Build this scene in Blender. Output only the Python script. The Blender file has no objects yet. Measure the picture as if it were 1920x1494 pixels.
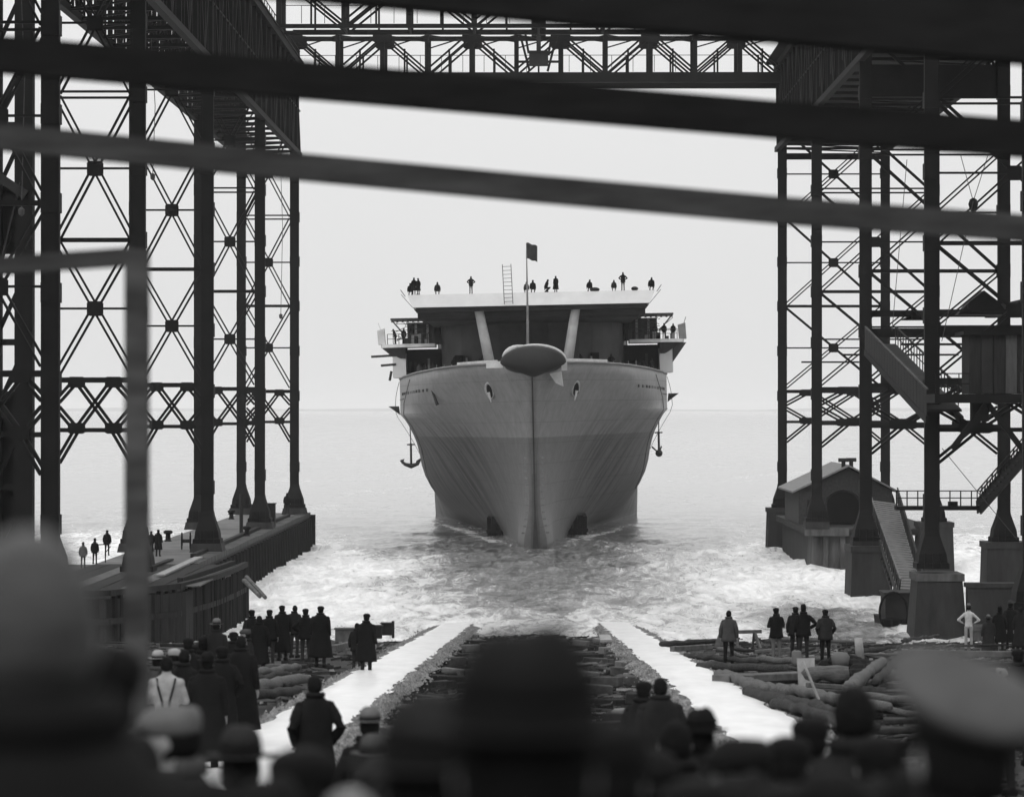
import bpy, bmesh, math, random
from mathutils import Vector, Matrix, Euler, noise
R = math.radians
random.seed(7)
sc = bpy.context.scene
C = sc.collection

# ------------------------------------------------------------------ camera, light
F, CX, HY, CH = 5700.0, 1010.0, 767.0, 12.6      # focal length in photo pixels, axis column, horizon row, eye height over the water
cam_d = bpy.data.cameras.new('camera'); cam = bpy.data.objects.new('camera', cam_d); C.objects.link(cam)
cam.location = (0, 0, CH)
cam_d.sensor_width = 36.0; cam_d.lens = 36.0 * F / 1920.0
cam.rotation_euler = (R(90) + math.atan((HY - 747) / F), 0, math.atan((CX - 960) / F))
cam_d.clip_start = 0.3; cam_d.clip_end = 40000
cam_d.dof.use_dof = True; cam_d.dof.focus_distance = 235.0; cam_d.dof.aperture_fstop = 2.6
sc.camera = cam
SUN_EL, SUN_AZ = 36, 203
world = bpy.data.worlds.new('World'); sc.world = world; world.use_nodes = True
nt = world.node_tree; nt.nodes.clear()
out = nt.nodes.new('ShaderNodeOutputWorld'); bg = nt.nodes.new('ShaderNodeBackground')
sky = nt.nodes.new('ShaderNodeTexSky'); sky.sky_type = 'NISHITA'; sky.sun_disc = False
sky.sun_elevation = R(SUN_EL); sky.sun_rotation = R(SUN_AZ); sky.dust_density = 6; sky.air_density = 1.5
bw = nt.nodes.new('ShaderNodeRGBToBW'); mx = nt.nodes.new('ShaderNodeMix'); mx.data_type = 'FLOAT'
nt.links.new(sky.outputs[0], bw.inputs[0]); nt.links.new(bw.outputs[0], mx.inputs[2])
gtc = nt.nodes.new('ShaderNodeTexCoord'); gsx = nt.nodes.new('ShaderNodeSeparateXYZ'); nt.links.new(gtc.outputs['Generated'], gsx.inputs[0])
def wm(op, a, b_, clamp=False):
    q = nt.nodes.new('ShaderNodeMath'); q.operation = op; q.use_clamp = clamp
    for i, v in enumerate((a, b_)):
        if isinstance(v, (int, float)): q.inputs[i].default_value = v
        else: nt.links.new(v, q.inputs[i])
    return q.outputs[0]
overcast = wm('MULTIPLY', wm('ADD', 1.0, wm('MULTIPLY', wm('POWER', wm('MAXIMUM', gsx.outputs[2], 0.0), 1.3), 1.5)), 7.8)      # overcast sky: horizon 1, zenith 2.5
nt.links.new(overcast, mx.inputs[3]); mx.inputs[0].default_value = 0.96      # a closed cloud sheet over the clear sky
nt.links.new(mx.outputs[0], bg.inputs[0]); bg.inputs[1].default_value = 0.10
nt.links.new(bg.outputs[0], out.inputs[0])
sun_d = bpy.data.lights.new('sun', 'SUN'); sun_d.energy = 1.0; sun_d.angle = R(30); sun_d.color = (1, .99, .98)
sun = bpy.data.objects.new('sun', sun_d); C.objects.link(sun)
sun.rotation_euler = Vector((math.sin(R(SUN_AZ)) * math.cos(R(SUN_EL)), math.cos(R(SUN_AZ)) * math.cos(R(SUN_EL)), math.sin(R(SUN_EL)))).to_track_quat('Z', 'Y').to_euler()
sun.location = (0, 0, 100)
sc.view_settings.view_transform = 'Standard'; sc.view_settings.look = 'None'
sc.view_settings.exposure = 0; sc.view_settings.gamma = 1; sc.view_settings.use_curve_mapping = False
sc.cycles.max_bounces = 5; sc.cycles.diffuse_bounces = 3; sc.cycles.glossy_bounces = 3
sc.cycles.volume_bounces = 1; sc.cycles.use_denoising = True

# ------------------------------------------------------------------ materials
def mat(name, g, rough=.7, var=.3, scale=2.0, bump=.3, stretch=(1, 1, 1), spec=.3, tex='Object', detail=5, bdist=.02):
    m = bpy.data.materials.new(name); m.use_nodes = True
    n = m.node_tree; b = n.nodes['Principled BSDF']
    b.inputs['Roughness'].default_value = rough
    b.inputs['Specular IOR Level'].default_value = spec
    tc = n.nodes.new('ShaderNodeTexCoord'); mp = n.nodes.new('ShaderNodeMapping'); mp.inputs['Scale'].default_value = stretch
    nz = n.nodes.new('ShaderNodeTexNoise'); nz.inputs['Scale'].default_value = scale; nz.inputs['Detail'].default_value = detail
    nz.inputs['Roughness'].default_value = .62
    n.links.new(tc.outputs[tex], mp.inputs[0]); n.links.new(mp.outputs[0], nz.inputs[0])
    cr = n.nodes.new('ShaderNodeValToRGB')
    lo, hi = g * (1 - var), g * (1 + var)
    cr.color_ramp.elements[0].position = .3; cr.color_ramp.elements[0].color = (lo, lo, lo, 1)
    cr.color_ramp.elements[1].position = .7; cr.color_ramp.elements[1].color = (hi, hi, hi, 1)
    n.links.new(nz.outputs[0], cr.inputs[0]); n.links.new(cr.outputs[0], b.inputs['Base Color'])
    if bump:
        bp = n.nodes.new('ShaderNodeBump'); bp.inputs['Strength'].default_value = bump; bp.inputs['Distance'].default_value = bdist
        n.links.new(nz.outputs[0], bp.inputs['Height']); n.links.new(bp.outputs[0], b.inputs['Normal'])
    return m
steel = mat('dark_steel', .006, .7, .35, .8, .1, spec=.12)
steel2 = mat('worn_steel', .02, .7, .4, .8, .1, spec=.15)
wood_d = mat('dark_timber', .017, .85, .5, 1.2, .6, (6, 6, .6), .15)
wood_m = mat('weathered_timber', .085, .85, .45, 2.5, .6, (1, 1, 1), .15)
wood_l = mat('pale_timber', .26, .8, .3, 3, .5, (1, 1, 1), .15)
log_m = mat('log_bark', .03, .9, .7, 4, 1, (1, 4, 4), .15, detail=9)
rail_m = mat('grey_painted_timber', .055, .85, .5, 1.4, .3, (1, 6, 6), .15)
rail_d = mat('shaded_timber', .011, .85, .3, 3, .3, (1, 6, 6), .1)  # near-black because the overhead shade on these beams is set into their colour
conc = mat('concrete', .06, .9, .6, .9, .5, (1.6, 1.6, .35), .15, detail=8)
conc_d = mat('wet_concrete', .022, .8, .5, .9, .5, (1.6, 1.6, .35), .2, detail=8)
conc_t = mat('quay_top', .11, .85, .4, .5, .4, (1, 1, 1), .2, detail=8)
brick_m = mat('dark_brick', .03, .9, .4, 5, .4)
roof_m = mat('slate_roof', .15, .6, .25, 3, .3)
mud = mat('mud', .022, .85, .7, 1.1, 1, detail=8, bdist=.1)
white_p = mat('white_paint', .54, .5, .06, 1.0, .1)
offw = mat('off_white_paint', .52, .6, .2, 1.0, .1)
grey_p = mat('grey_paint', .17, .6, .3, .7, .1)
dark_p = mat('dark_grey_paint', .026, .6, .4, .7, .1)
grey_l = mat('light_grey_paint', .34, .6, .2, 1, .1)
black = mat('blackness', .008, .8, .3, 1, .0, spec=.1)
rope_m = mat('rope', .05, .9, .3, 8, .2)
way_m = mat('tallow_grease', .72, .3, .12, 1.6, .3, (1, .25, 1), .6)
lump_m = mat('tallow_lumps', .17, .85, .95, 7, .8, detail=9)
skin_m = mat('skin', .22, .55, .12, 6, .1)
skin_d = mat('lips_and_eyes', .05, .5, .1, 6, .0)
cloths = {k: mat('cloth_' + k, v, .92, .25, 6, .4, spec=.08) for k, v in dict(black=.0075, charcoal=.012, dark=.019, mid=.045, slate=.06, grey=.10, pale=.24, white=.4).items()}
hair_d = mat('dark_hair', .007, .8, .5, 20, .6, (1, 1, 4), .05); hair_s = mat('silvering_hair', .034, .6, .45, 14, .6, (1, 1, 4)); hair_g = mat('grey_hair', .10, .6, .35, 20, .6, (1, 1, 4))

def ship_mat():
    m = bpy.data.materials.new('hull_paint'); m.use_nodes = True; n = m.node_tree; L = n.links; b = n.nodes['Principled BSDF']
    b.inputs['Roughness'].default_value = .55; b.inputs['Specular IOR Level'].default_value = .3
    tc = n.nodes.new('ShaderNodeTexCoord'); sx = n.nodes.new('ShaderNodeSeparateXYZ'); L.new(tc.outputs['Object'], sx.inputs[0])
    def math_(op, a, b_=None, clamp=False):
        q = n.nodes.new('ShaderNodeMath'); q.operation = op; q.use_clamp = clamp
        for i, v in enumerate((a, b_)):
            if v is None: continue
            if isinstance(v, (int, float)): q.inputs[i].default_value = v
            else: L.new(v, q.inputs[i])
        return q.outputs[0]
    def noise_(sc_, st, det=6):
        mp = n.nodes.new('ShaderNodeMapping'); mp.inputs['Scale'].default_value = st; L.new(tc.outputs['Object'], mp.inputs[0])
        z = n.nodes.new('ShaderNodeTexNoise'); z.inputs['Scale'].default_value = sc_; z.inputs['Detail'].default_value = det; z.inputs['Roughness'].default_value = .65
        L.new(mp.outputs[0], z.inputs[0]); return z.outputs[0]
    # paint line: light topsides above, darker bottom paint below
    zz = math_('ADD', sx.outputs[2], math_('MULTIPLY', noise_(.6, (1, 1, 1)), .15))
    top = math_('MULTIPLY', math_('SUBTRACT', zz, 10.05), 9.0, True)
    base = n.nodes.new('ShaderNodeMix'); base.data_type = 'FLOAT'; L.new(top, base.inputs[0]); base.inputs[2].default_value = .098; base.inputs[3].default_value = .172
    st = noise_(1.1, (.12, 1.0, .035), 9)        # runs of dirt and rust down the plates
    stl = math_('MULTIPLY', math_('SUBTRACT', st, .44), 6.0, True)
    low = math_('MULTIPLY', math_('SUBTRACT', 13.6, sx.outputs[2]), .2, True)
    side = math_('MULTIPLY', math_('SUBTRACT', math_('ABSOLUTE', sx.outputs[0]), 2.2), .25, True)
    k = math_('SUBTRACT', 1.0, math_('MULTIPLY', math_('MULTIPLY', math_('MULTIPLY', stl, low), side), .72))
    fine = math_('ADD', .55, math_('MULTIPLY', noise_(1.3, (1, 1, .8), 10), .9))
    # plate seams, faint
    def seam(o, per, w):
        fr = math_('FRACT', math_('DIVIDE', o, per)); return math_('LESS_THAN', fr, w)
    sm = math_('MAXIMUM', seam(sx.outputs[2], 1.9, .03), seam(sx.outputs[1], 6.4, .012))
    sk = math_('SUBTRACT', 1.0, math_('MULTIPLY', sm, .25))
    def bell(o, c, w):
        t_ = math_('DIVIDE', math_('SUBTRACT', o, c), w); return math_('EXPONENT', math_('MULTIPLY', math_('MULTIPLY', t_, t_), -1))
    grime = math_('MULTIPLY', bell(math_('ADD', sx.outputs[1], math_('MULTIPLY', st, 14)), 56, 15), math_('MULTIPLY', math_('SUBTRACT', 13.2, sx.outputs[2]), .35, True))
    gk = math_('SUBTRACT', 1.0, math_('MULTIPLY', math_('MULTIPLY', grime, math_('ADD', .45, st)), .62))
    v = math_('MULTIPLY', math_('MULTIPLY', math_('MULTIPLY', math_('MULTIPLY', base.outputs[0], k), fine), sk), gk)
    cb = n.nodes.new('ShaderNodeCombineColor')
    for i in range(3): L.new(v, cb.inputs[i])
    L.new(cb.outputs[0], b.inputs['Base Color'])
    bp = n.nodes.new('ShaderNodeBump'); bp.inputs['Strength'].default_value = .6; bp.inputs['Distance'].default_value = .08
    L.new(math_('ADD', noise_(.5, (1, 1, 1), 3), math_('MULTIPLY', sm, .3)), bp.inputs['Height']); L.new(bp.outputs[0], b.inputs['Normal'])
    return m
hull_m = ship_mat()

# ------------------------------------------------------------------ mesh helpers
class MB:
    def __init__(s): s.v = []; s.f = []; s.m = []
    def add(s, vs, fs, mi=0):
        o = len(s.v); s.v += [tuple(x) for x in vs]; s.f += [tuple(i + o for i in f) for f in fs]; s.m += [mi] * len(fs); return s
    def box(s, x0, x1, y0, y1, z0, z1, mi=0):
        return s.add([(x0, y0, z0), (x1, y0, z0), (x1, y1, z0), (x0, y1, z0), (x0, y0, z1), (x1, y0, z1), (x1, y1, z1), (x0, y1, z1)],
                     [(0, 3, 2, 1), (4, 5, 6, 7), (0, 1, 5, 4), (1, 2, 6, 5), (2, 3, 7, 6), (3, 0, 4, 7)], mi)
    def hexa(s, lo, hi, mi=0):                 # two quads, bottom and top
        return s.add(list(lo) + list(hi), [(0, 3, 2, 1), (4, 5, 6, 7), (0, 1, 5, 4), (1, 2, 6, 5), (2, 3, 7, 6), (3, 0, 4, 7)], mi)
    def bar(s, p, q, w, h, side=None, mi=0):   # rectangular bar; w across "side", h across the other
        p, q = Vector(p), Vector(q); d = (q - p).normalized()
        a = Vector(side) if side else (Vector((0, 0, 1)) if abs(d.z) < .95 else Vector((0, 1, 0)))
        u = (a - d * a.dot(d)).normalized(); v = d.cross(u)
        c = [(-1, -1), (1, -1), (1, 1), (-1, 1)]
        return s.hexa([p + u * (i * w / 2) + v * (j * h / 2) for i, j in c], [q + u * (i * w / 2) + v * (j * h / 2) for i, j in c], mi)
    def tube(s, pts, rs, n=8, mi=0, cap=True):
        pts = [Vector(p) for p in pts]; rs = rs if isinstance(rs, (list, tuple)) else [rs] * len(pts)
        vs = []; fs = []
        for i, p in enumerate(pts):
            d = (pts[min(i + 1, len(pts) - 1)] - pts[max(i - 1, 0)]).normalized()
            a = Vector((0, 0, 1)) if abs(d.z) < .9 else Vector((0, 1, 0))
            u = (a - d * a.dot(d)).normalized(); v = d.cross(u)
            vs += [p + (u * math.cos(2 * math.pi * k / n) + v * math.sin(2 * math.pi * k / n)) * rs[i] for k in range(n)]
        for i in range(len(pts) - 1):
            for k in range(n):
                fs.append((i * n + k, i * n + (k + 1) % n, (i + 1) * n + (k + 1) % n, (i + 1) * n + k))
        if cap: fs.append(tuple(range(n - 1, -1, -1))); fs.append(tuple((len(pts) - 1) * n + k for k in range(n)))
        return s.add(vs, fs, mi)
    def loft(s, rings, mi=0, cap=True):
        n = len(rings[0]); vs = [p for r in rings for p in r]; fs = []
        for i in range(len(rings) - 1):
            for k in range(n): fs.append((i * n + k, i * n + (k + 1) % n, (i + 1) * n + (k + 1) % n, (i + 1) * n + k))
        if cap: fs.append(tuple(range(n - 1, -1, -1))); fs.append(tuple((len(rings) - 1) * n + k for k in range(n)))
        return s.add(vs, fs, mi)
    def lathe(s, prof, c=(0, 0, 0), n=20, sx=1, sy=1, mi=0):
        return s.loft([[(c[0] + r * sx * math.cos(2 * math.pi * k / n), c[1] + r * sy * math.sin(2 * math.pi * k / n), c[2] + z) for k in range(n)] for r, z in prof], mi)
    def ell(s, c, r, n=14, m=9, mi=0, fn=None):
        rings = []
        for i in range(m + 1):
            th = math.pi * (i + .001) / (m + .002); z = -math.cos(th); q = math.sin(th)
            ring = []
            for k in range(n):
                p = Vector((q * math.cos(2 * math.pi * k / n), q * math.sin(2 * math.pi * k / n), z))
                if fn: p = fn(p)
                ring.append((c[0] + p[0] * r[0], c[1] + p[1] * r[1], c[2] + p[2] * r[2]))
            rings.append(ring)
        return s.loft(rings, mi)
    def mesh(s, name, mats):
        me = bpy.data.meshes.new(name); me.from_pydata(s.v, [], s.f); me.update()
        for m in (mats if isinstance(mats, (list, tuple)) else [mats]): me.materials.append(m)
        me.polygons.foreach_set('material_index', s.m)
        return me
    def build(s, name, mats, parent=None, smooth=False, loc=None):
        me = s.mesh(name, mats)
        if smooth: me.polygons.foreach_set('use_smooth', [True] * len(me.polygons))
        o = bpy.data.objects.new(name, me); C.objects.link(o)
        if parent: o.parent = parent
        if loc: o.location = loc
        return o
def tag(o, label=None, cat=None, group=None, kind=None):
    if label: o['label'] = label
    if cat: o['category'] = cat
    if group: o['group'] = group
    if kind: o['kind'] = kind
    return o
def empty(name, loc=(0, 0, 0), label=None, cat=None, group=None, rz=0):
    o = bpy.data.objects.new(name, None); C.objects.link(o); o.location = loc; o.rotation_euler = (0, 0, rz); o.empty_display_size = .2
    return tag(o, label, cat, group)
def kids(o): return [c for c in bpy.data.objects if c.parent == o]
def P(px, py, D): return Vector(((px - CX) / F * D, D, CH - (py - HY) / F * D))
SL = 0.0531
def gz(y): return SL * (180 - y)               # height of the sloping launching ways
def G(px, py, dz=0):                            # photo point -> point on the sloping ground
    D = (CH + 0 - SL * 180 - dz) * F / (py - HY - SL * F); return Vector(((px - CX) / F * D, D, gz(D) + dz))

# ------------------------------------------------------------------ water
def water():
    # wave mesh, finer towards the shipway, real displacement; flat sheet to the horizon beyond
    def hgt(x, y):
        a = noise.fractal(Vector((x * .20, y * .12, 0)), 1.0, 2.0, 5) * .2
        b = noise.fractal(Vector((x * .9, y * .55, 7)), 1.0, 2.0, 3) * .1
        k = min(1, max(0, (430 - y) / 160)) ; near = 1 + 1.3 * math.exp(-((y - 235) / 65) ** 2)
        return (a + b) * k * near
    ys = []; y = 95.0
    while y < 620: ys.append(y); y *= 1.0035
    nx = 190; vs = []; fs = []
    for j, y in enumerate(ys):
        w = 20 + y * .2
        for i in range(nx + 1):
            x = -w + 2 * w * i / nx
            vs.append((x, y, hgt(x, y) - .02))
    for j in range(len(ys) - 1):
        for i in range(nx): a = j * (nx + 1) + i; fs.append((a, a + 1, a + nx + 2, a + nx + 1))
    mb = MB(); mb.add(vs, fs)
    o = mb.build('river_water', water_m(), smooth=True); tag(o, kind='structure')
    # outer calm sheet
    far = MB(); Z = -.25
    far.add([(-20000, -2000, Z), (20000, -2000, Z), (20000, 30000, Z), (-20000, 30000, Z)], [(0, 1, 2, 3)])
    o2 = far.build('open_water', bpy.data.materials['river_water']); tag(o2, kind='structure')
def water_m():
    m = bpy.data.materials.new('river_water'); m.use_nodes = True; n = m.node_tree; L = n.links; b = n.nodes['Principled BSDF']
    tc = n.nodes.new('ShaderNodeTexCoord'); sx = n.nodes.new('ShaderNodeSeparateXYZ'); L.new(tc.outputs['Object'], sx.inputs[0])
    def M(op, a, b_=None, c=None, clamp=False):
        q = n.nodes.new('ShaderNodeMath'); q.operation = op; q.use_clamp = clamp
        for i, v in enumerate((a, b_, c)):
            if v is None: continue
            if isinstance(v, (int, float)): q.inputs[i].default_value = v
            else: L.new(v, q.inputs[i])
        return q.outputs[0]
    def N(scale, st, det=6, dist=0):
        mp = n.nodes.new('ShaderNodeMapping'); mp.inputs['Scale'].default_value = st; L.new(tc.outputs['Object'], mp.inputs[0])
        z = n.nodes.new('ShaderNodeTexNoise'); z.inputs['Scale'].default_value = scale; z.inputs['Detail'].default_value = det; z.inputs['Roughness'].default_value = .68; z.inputs['Distortion'].default_value = dist
        L.new(mp.outputs[0], z.inputs[0]); return z.outputs[0]
    X, Y = sx.outputs[0], sx.outputs[1]
    foam_n = N(.8, (1, .30, 1), 10, 1.0)
    big = N(.06, (1, .35, 1), 3, .4)
    # churned white water spreads either side of the path the hull has taken; a darker slick stays in the middle
    def gauss(v, c, w):
        t = M('DIVIDE', M('SUBTRACT', v, c), w); return M('EXPONENT', M('MULTIPLY', M('MULTIPLY', t, t), -1))
    slick = M('MULTIPLY', gauss(X, .3, 10.5), M('MULTIPLY', gauss(Y, 232, 52), 1.0))
    slick2 = M('MULTIPLY', gauss(M('ABSOLUTE', X), 13.0, 5.0), gauss(Y, 300, 34))
    slick3 = M('MULTIPLY', gauss(X, 17, 3.5), gauss(Y, 178, 22))
    churn = gauss(Y, 215, 85)
    cov = M('ADD', M('MULTIPLY', churn, .43), M('MULTIPLY', M('SUBTRACT', big, .5), .55))
    cov = M('SUBTRACT', cov, M('MULTIPLY', slick, .50)); cov = M('SUBTRACT', cov, M('MULTIPLY', slick2, .30)); cov = M('SUBTRACT', cov, M('MULTIPLY', slick3, .5))
    ex = M('SUBTRACT', M('ABSOLUTE', M('ADD', X, .27)), M('ADD', 1.3, M('MULTIPLY', M('SUBTRACT', Y, 276), .152)))     # broken water along the hull side
    cov = M('ADD', cov, M('MULTIPLY', M('MULTIPLY', gauss(ex, .4, .75), gauss(Y, 305, 40)), .17))
    foam = M('MULTIPLY', M('ADD', M('SUBTRACT', foam_n, .57), cov), 2.9, None, True)
    mixc = n.nodes.new('ShaderNodeMix'); mixc.data_type = 'RGBA'; L.new(foam, mixc.inputs[0])
    wc = M('ADD', M('ADD', .02, M('MULTIPLY', M('MULTIPLY', cov, 1.8, None, True), .42)), M('MULTIPLY', M('MULTIPLY', M('SUBTRACT', N(.75, (1, .22, 1), 9, 1.4), .36), 3.2, None, True), .24)); wcc = n.nodes.new('ShaderNodeCombineColor')
    for i in range(3): L.new(wc, wcc.inputs[i])
    L.new(wcc.outputs[0], mixc.inputs[6])
    fc = M('ADD', .50, M('MULTIPLY', N(1.1, (1, .4, 1), 9, 1.2), .72)); fcc = n.nodes.new('ShaderNodeCombineColor')
    for i in range(3): L.new(fc, fcc.inputs[i])
    L.new(fcc.outputs[0], mixc.inputs[7])
    L.new(mixc.outputs[2], b.inputs['Base Color'])
    L.new(M('ADD', .05, M('MULTIPLY', foam, .6)), b.inputs['Roughness'])
    b.inputs['IOR'].default_value = 1.33
    bp = n.nodes.new('ShaderNodeBump'); bp.inputs['Distance'].default_value = .35
    # ripple strength dies out with distance from the disturbance
    L.new(M('ADD', .004, M('MULTIPLY', gauss(Y, 205, 105), .9)), bp.inputs['Strength'])
    L.new(M('ADD', N(1.3, (1, .55, 1), 6, .3), M('MULTIPLY', foam, .25)), bp.inputs['Height']); L.new(bp.outputs[0], b.inputs['Normal'])
    return m
water()

# ------------------------------------------------------------------ shipway ground
EDGE = 146.0
def slip_ground():
    vs = []; fs = []; xs = [-60 + i * 1.0 for i in range(121)]; ys = [-12 + j * 1.6 for j in range(100)]
    for y in ys:
        for x in xs:
            z = gz(y) - .42 + noise.fractal(Vector((x * .35, y * .35, 3)), 1, 2, 4) * .22
            if abs(x) < 3.1: z -= .45
            e = EDGE + 3.0 * noise.noise(Vector((x * .12, 5, 0))) if abs(x) > 6.3 else 178
            if y > e: z -= min(4, (y - e) * .9)
            vs.append((x, y, z))
    n = len(xs)
    for j in range(len(ys) - 1):
        for i in range(n - 1): a = j * n + i; fs.append((a, a + 1, a + n + 1, a + n))
    mb = MB(); mb.add(vs, fs); o = mb.build('slipway_ground', mud, smooth=True); tag(o, kind='structure')
    # keel and bilge blocks between the ways: pieces of the shipway
    protos = [MB().box(-.45, .45, -.2, .2, -.3, .0).mesh('timber_block', mat('old_timber', .045, .9, .6, 3, .8)), MB().box(-.6, .6, -.17, .17, -.3, .0).mesh('timber_block', wood_d), MB().box(-.35, .35, -.22, .22, -.3, 0).mesh('timber_block', mat('bleached_timber', .12, .85, .35, 2.5, .5))]
    for me in protos:
        bmx = bmesh.new(); bmx.from_mesh(me); bmesh.ops.bevel(bmx, geom=bmx.edges[:], offset=.025, segments=1, affect='EDGES'); bmx.to_mesh(me); bmx.free()
    rnd = random.Random(3); cnt = 0; y = 44
    while y < 150:
        for xb in (-3.1, -2.0, -.75, .65, 1.9, 3.1):
            if rnd.random() < .30 or cnt > 285: continue
            b = bpy.data.objects.new('timber_block', rnd.choices(protos, [5, 3, 2])[0]); C.objects.link(b); b.parent = o
            b.location = (xb + rnd.uniform(-.25, .25), y + rnd.uniform(-.35, .35), gz(y) - .42 + rnd.uniform(-.1, .3))
            b.rotation_euler = (rnd.uniform(-.06, .06), rnd.uniform(-.1, .1), rnd.gauss(0, .38)); cnt += 1
        y += 1.9
    return o
ground = slip_ground()
def side_ground():
    # bank and quay floor to left and right that the slipway lies between
    for x0, x1, nm in ((-70, -27.5, 'left_bank'), (33, 90, 'right_bank')):
        mb = MB().hexa([(x0, -20, -2), (x1, -20, -2), (x1, 150, -2), (x0, 150, -2)], [(x0, -20, 9.2), (x1, -20, 9.2), (x1, 150, 2.4), (x0, 150, 2.4)])
        tag(mb.build('river_bank', mud), kind='structure')
side_ground()
def way(xc, w, lab):
    root = empty('launching_way', (xc, 0, 0), lab, 'launching way', 'the two greased launching ways')
    vs = []; fs = []; ys = [18 + j * .8 for j in range(208)]; n = 9
    for y in ys:
        for i in range(n):
            u = i / (n - 1) * 2 - 1
            x = u * w / 2 + (.22 * noise.fractal(Vector((y * .6, u * 3, xc)), 1, 2, 4) if abs(u) > .9 else 0)
            z = gz(y) + .03 * noise.noise(Vector((x * 1.5, y * .4, xc))) - (.05 if abs(u) > .9 else 0)
            vs.append((x, y, z))
    for j in range(len(ys) - 1):
        for i in range(n - 1): a = j * n + i; fs.append((a, a + 1, a + n + 1, a + n))
    MB().add(vs, fs).build('greased_surface', way_m, root, True)
    m2 = MB()
    y = 18
    k = 0
    while y < 184:
        L_ = 8.0
        for s in (-1, 1):
            m = MB(); x = s * (w / 2 + .02)
            m.hexa([(x - .14, y + .01, gz(y) - .55), (x + .14, y + .01, gz(y) - .55), (x + .14, y + L_ - .01, gz(y + L_) - .55), (x - .14, y + L_ - .01, gz(y + L_) - .55)],
                   [(x - .14, y + .01, gz(y) - .19), (x + .14, y + .01, gz(y) - .19), (x + .14, y + L_ - .01, gz(y + L_) - .19), (x - .14, y + L_ - .01, gz(y + L_) - .19)])
            m.build('side_timber', wood_m, root)
        y += L_
    return root
way(-4.75, 1.72, 'white greased launching way running down to the water on the left')
way(4.45, 1.72, 'white greased launching way running down to the water on the right')
def lumps(xc, w, seed, nm):
    rnd = random.Random(seed); mb = MB()
    for i in range(14000):
        y = 22 + (rnd.random() ** 1.3) * 150; s = rnd.choice((-1, 1)); x = xc + s * (w / 2 + abs(rnd.gauss(.02, .24)))
        r = rnd.uniform(.012, .05) * (1 if rnd.random() < .93 else 2.0)
        z = gz(y) - .06 - .16 * min(1, abs(x - xc - s * w / 2) / .9)
        a = rnd.random() * 6
        pts = [(x + r * math.cos(a + k * 2.09) * rnd.uniform(.8, 1.5), y + r * math.sin(a + k * 2.09) * rnd.uniform(.8, 1.5), z - .03) for k in range(3)] + [(x + rnd.uniform(-.3, .3) * r, y, z + r * rnd.uniform(.5, 1.1))]
        mb.add(pts, [(0, 1, 3), (1, 2, 3), (2, 0, 3)])
    # the bed of scraped tallow and shavings under the loose lumps
    for s in (-1, 1):
        vs = []; fs = []; ys = [20 + j * .7 for j in range(220)]; n = 6
        for y in ys:
            for i in range(n):
                u = i / (n - 1); x = xc + s * (w / 2 - .05 + u * (.50 + .38 * noise.noise(Vector((y * .4, s, xc)))))
                vs.append((x, y, gz(y) - .07 - .17 * u * u + .06 * noise.fractal(Vector((x * 3, y * 2, 1)), 1, 2, 3)))
        for j in range(len(ys) - 1):
            for i in range(n - 1): a = j * n + i; fs.append((a, a + 1, a + n + 1, a + n))
        mb.add(vs, fs)
    tag(mb.build('tallow_scrapings', lump_m), nm, 'scrapings', kind='stuff')
lumps(-4.75, 1.72, 5, 'pale crumbled tallow lying along both edges of the left way')
lumps(4.45, 1.72, 6, 'pale crumbled tallow lying along both edges of the right way')

# ------------------------------------------------------------------ gantries over the slip
Ds_L = [274, 240, 202, 167, 137, 100, 66]; Ds_R = [275, 241, 205, 170.6, 136, 100, 66]
def H(h): return CH + h
def column(root, x, D, z0, z1, w=.72):
    m = MB(); m.box(x - w / 2, x + w / 2, D - w / 2, D + w / 2, z0, z1)
    for h in (-5.2, 1.2, 5.25, 9.3, 13.3, 17.3, 21.3):      # splice collars
        if z0 < H(h) < z1: m.box(x - w / 2 - .06, x + w / 2 + .06, D - w / 2 - .06, D + w / 2 + .06, H(h) - .45, H(h) + .45)
    for sx in (-1, 1):                                       # flange angles down the edges
        m.box(x + sx * w / 2 - .05, x + sx * w / 2 + .05, D - w / 2 - .03, D - w / 2 - .001, z0, z1)
    m.build('column', steel, root)
def skirt(root, x, D, z, w=.72, s=1):
    m = MB(); ws = [(w / 2 + .02, 2.15), (w / 2 + .08, 1.8), (w / 2 + .22, 1.35), (w / 2 + .40, .8), (w / 2 + .45, .35), (w / 2 + .55, .30), (w / 2 + .55, .0)]
    m.loft([[(x - a * s, D - a * s, z + h), (x + a * s, D - a * s, z + h), (x + a * s, D + a * s, z + h), (x - a * s, D + a * s, z + h)] for a, h in ws[::-1]])
    for sx in (-1, 0, 1): m.box(x + sx * .45 - .04, x + sx * .45 + .04, D - 1.0, D - .9, z + .05, z + .9)
    m.build('column_foot', steel, root)
def ang(root, name, p, q, off=.17, t=.12, d=.3, lace=False, mt=None):
    p, q = Vector(p), Vector(q); dv = (q - p).normalized(); u = Vector((0, 1, 0)).cross(dv).normalized(); m = MB()
    if off:
        m.bar(p + u * off, q + u * off, t, d, u); m.bar(p - u * off, q - u * off, t, d, u)
        if lace:
            n = max(2, int((q - p).length / .7)); 
            for i in range(n):
                a = p.lerp(q, i / n); b = p.lerp(q, (i + 1) / n); s = 1 if i % 2 else -1
                m.bar(a + u * off * s, b - u * off * s, .05, .04, u)
    else: m.bar(p, q, t, d, u)
    return m.build(name, mt or steel, root)
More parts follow.
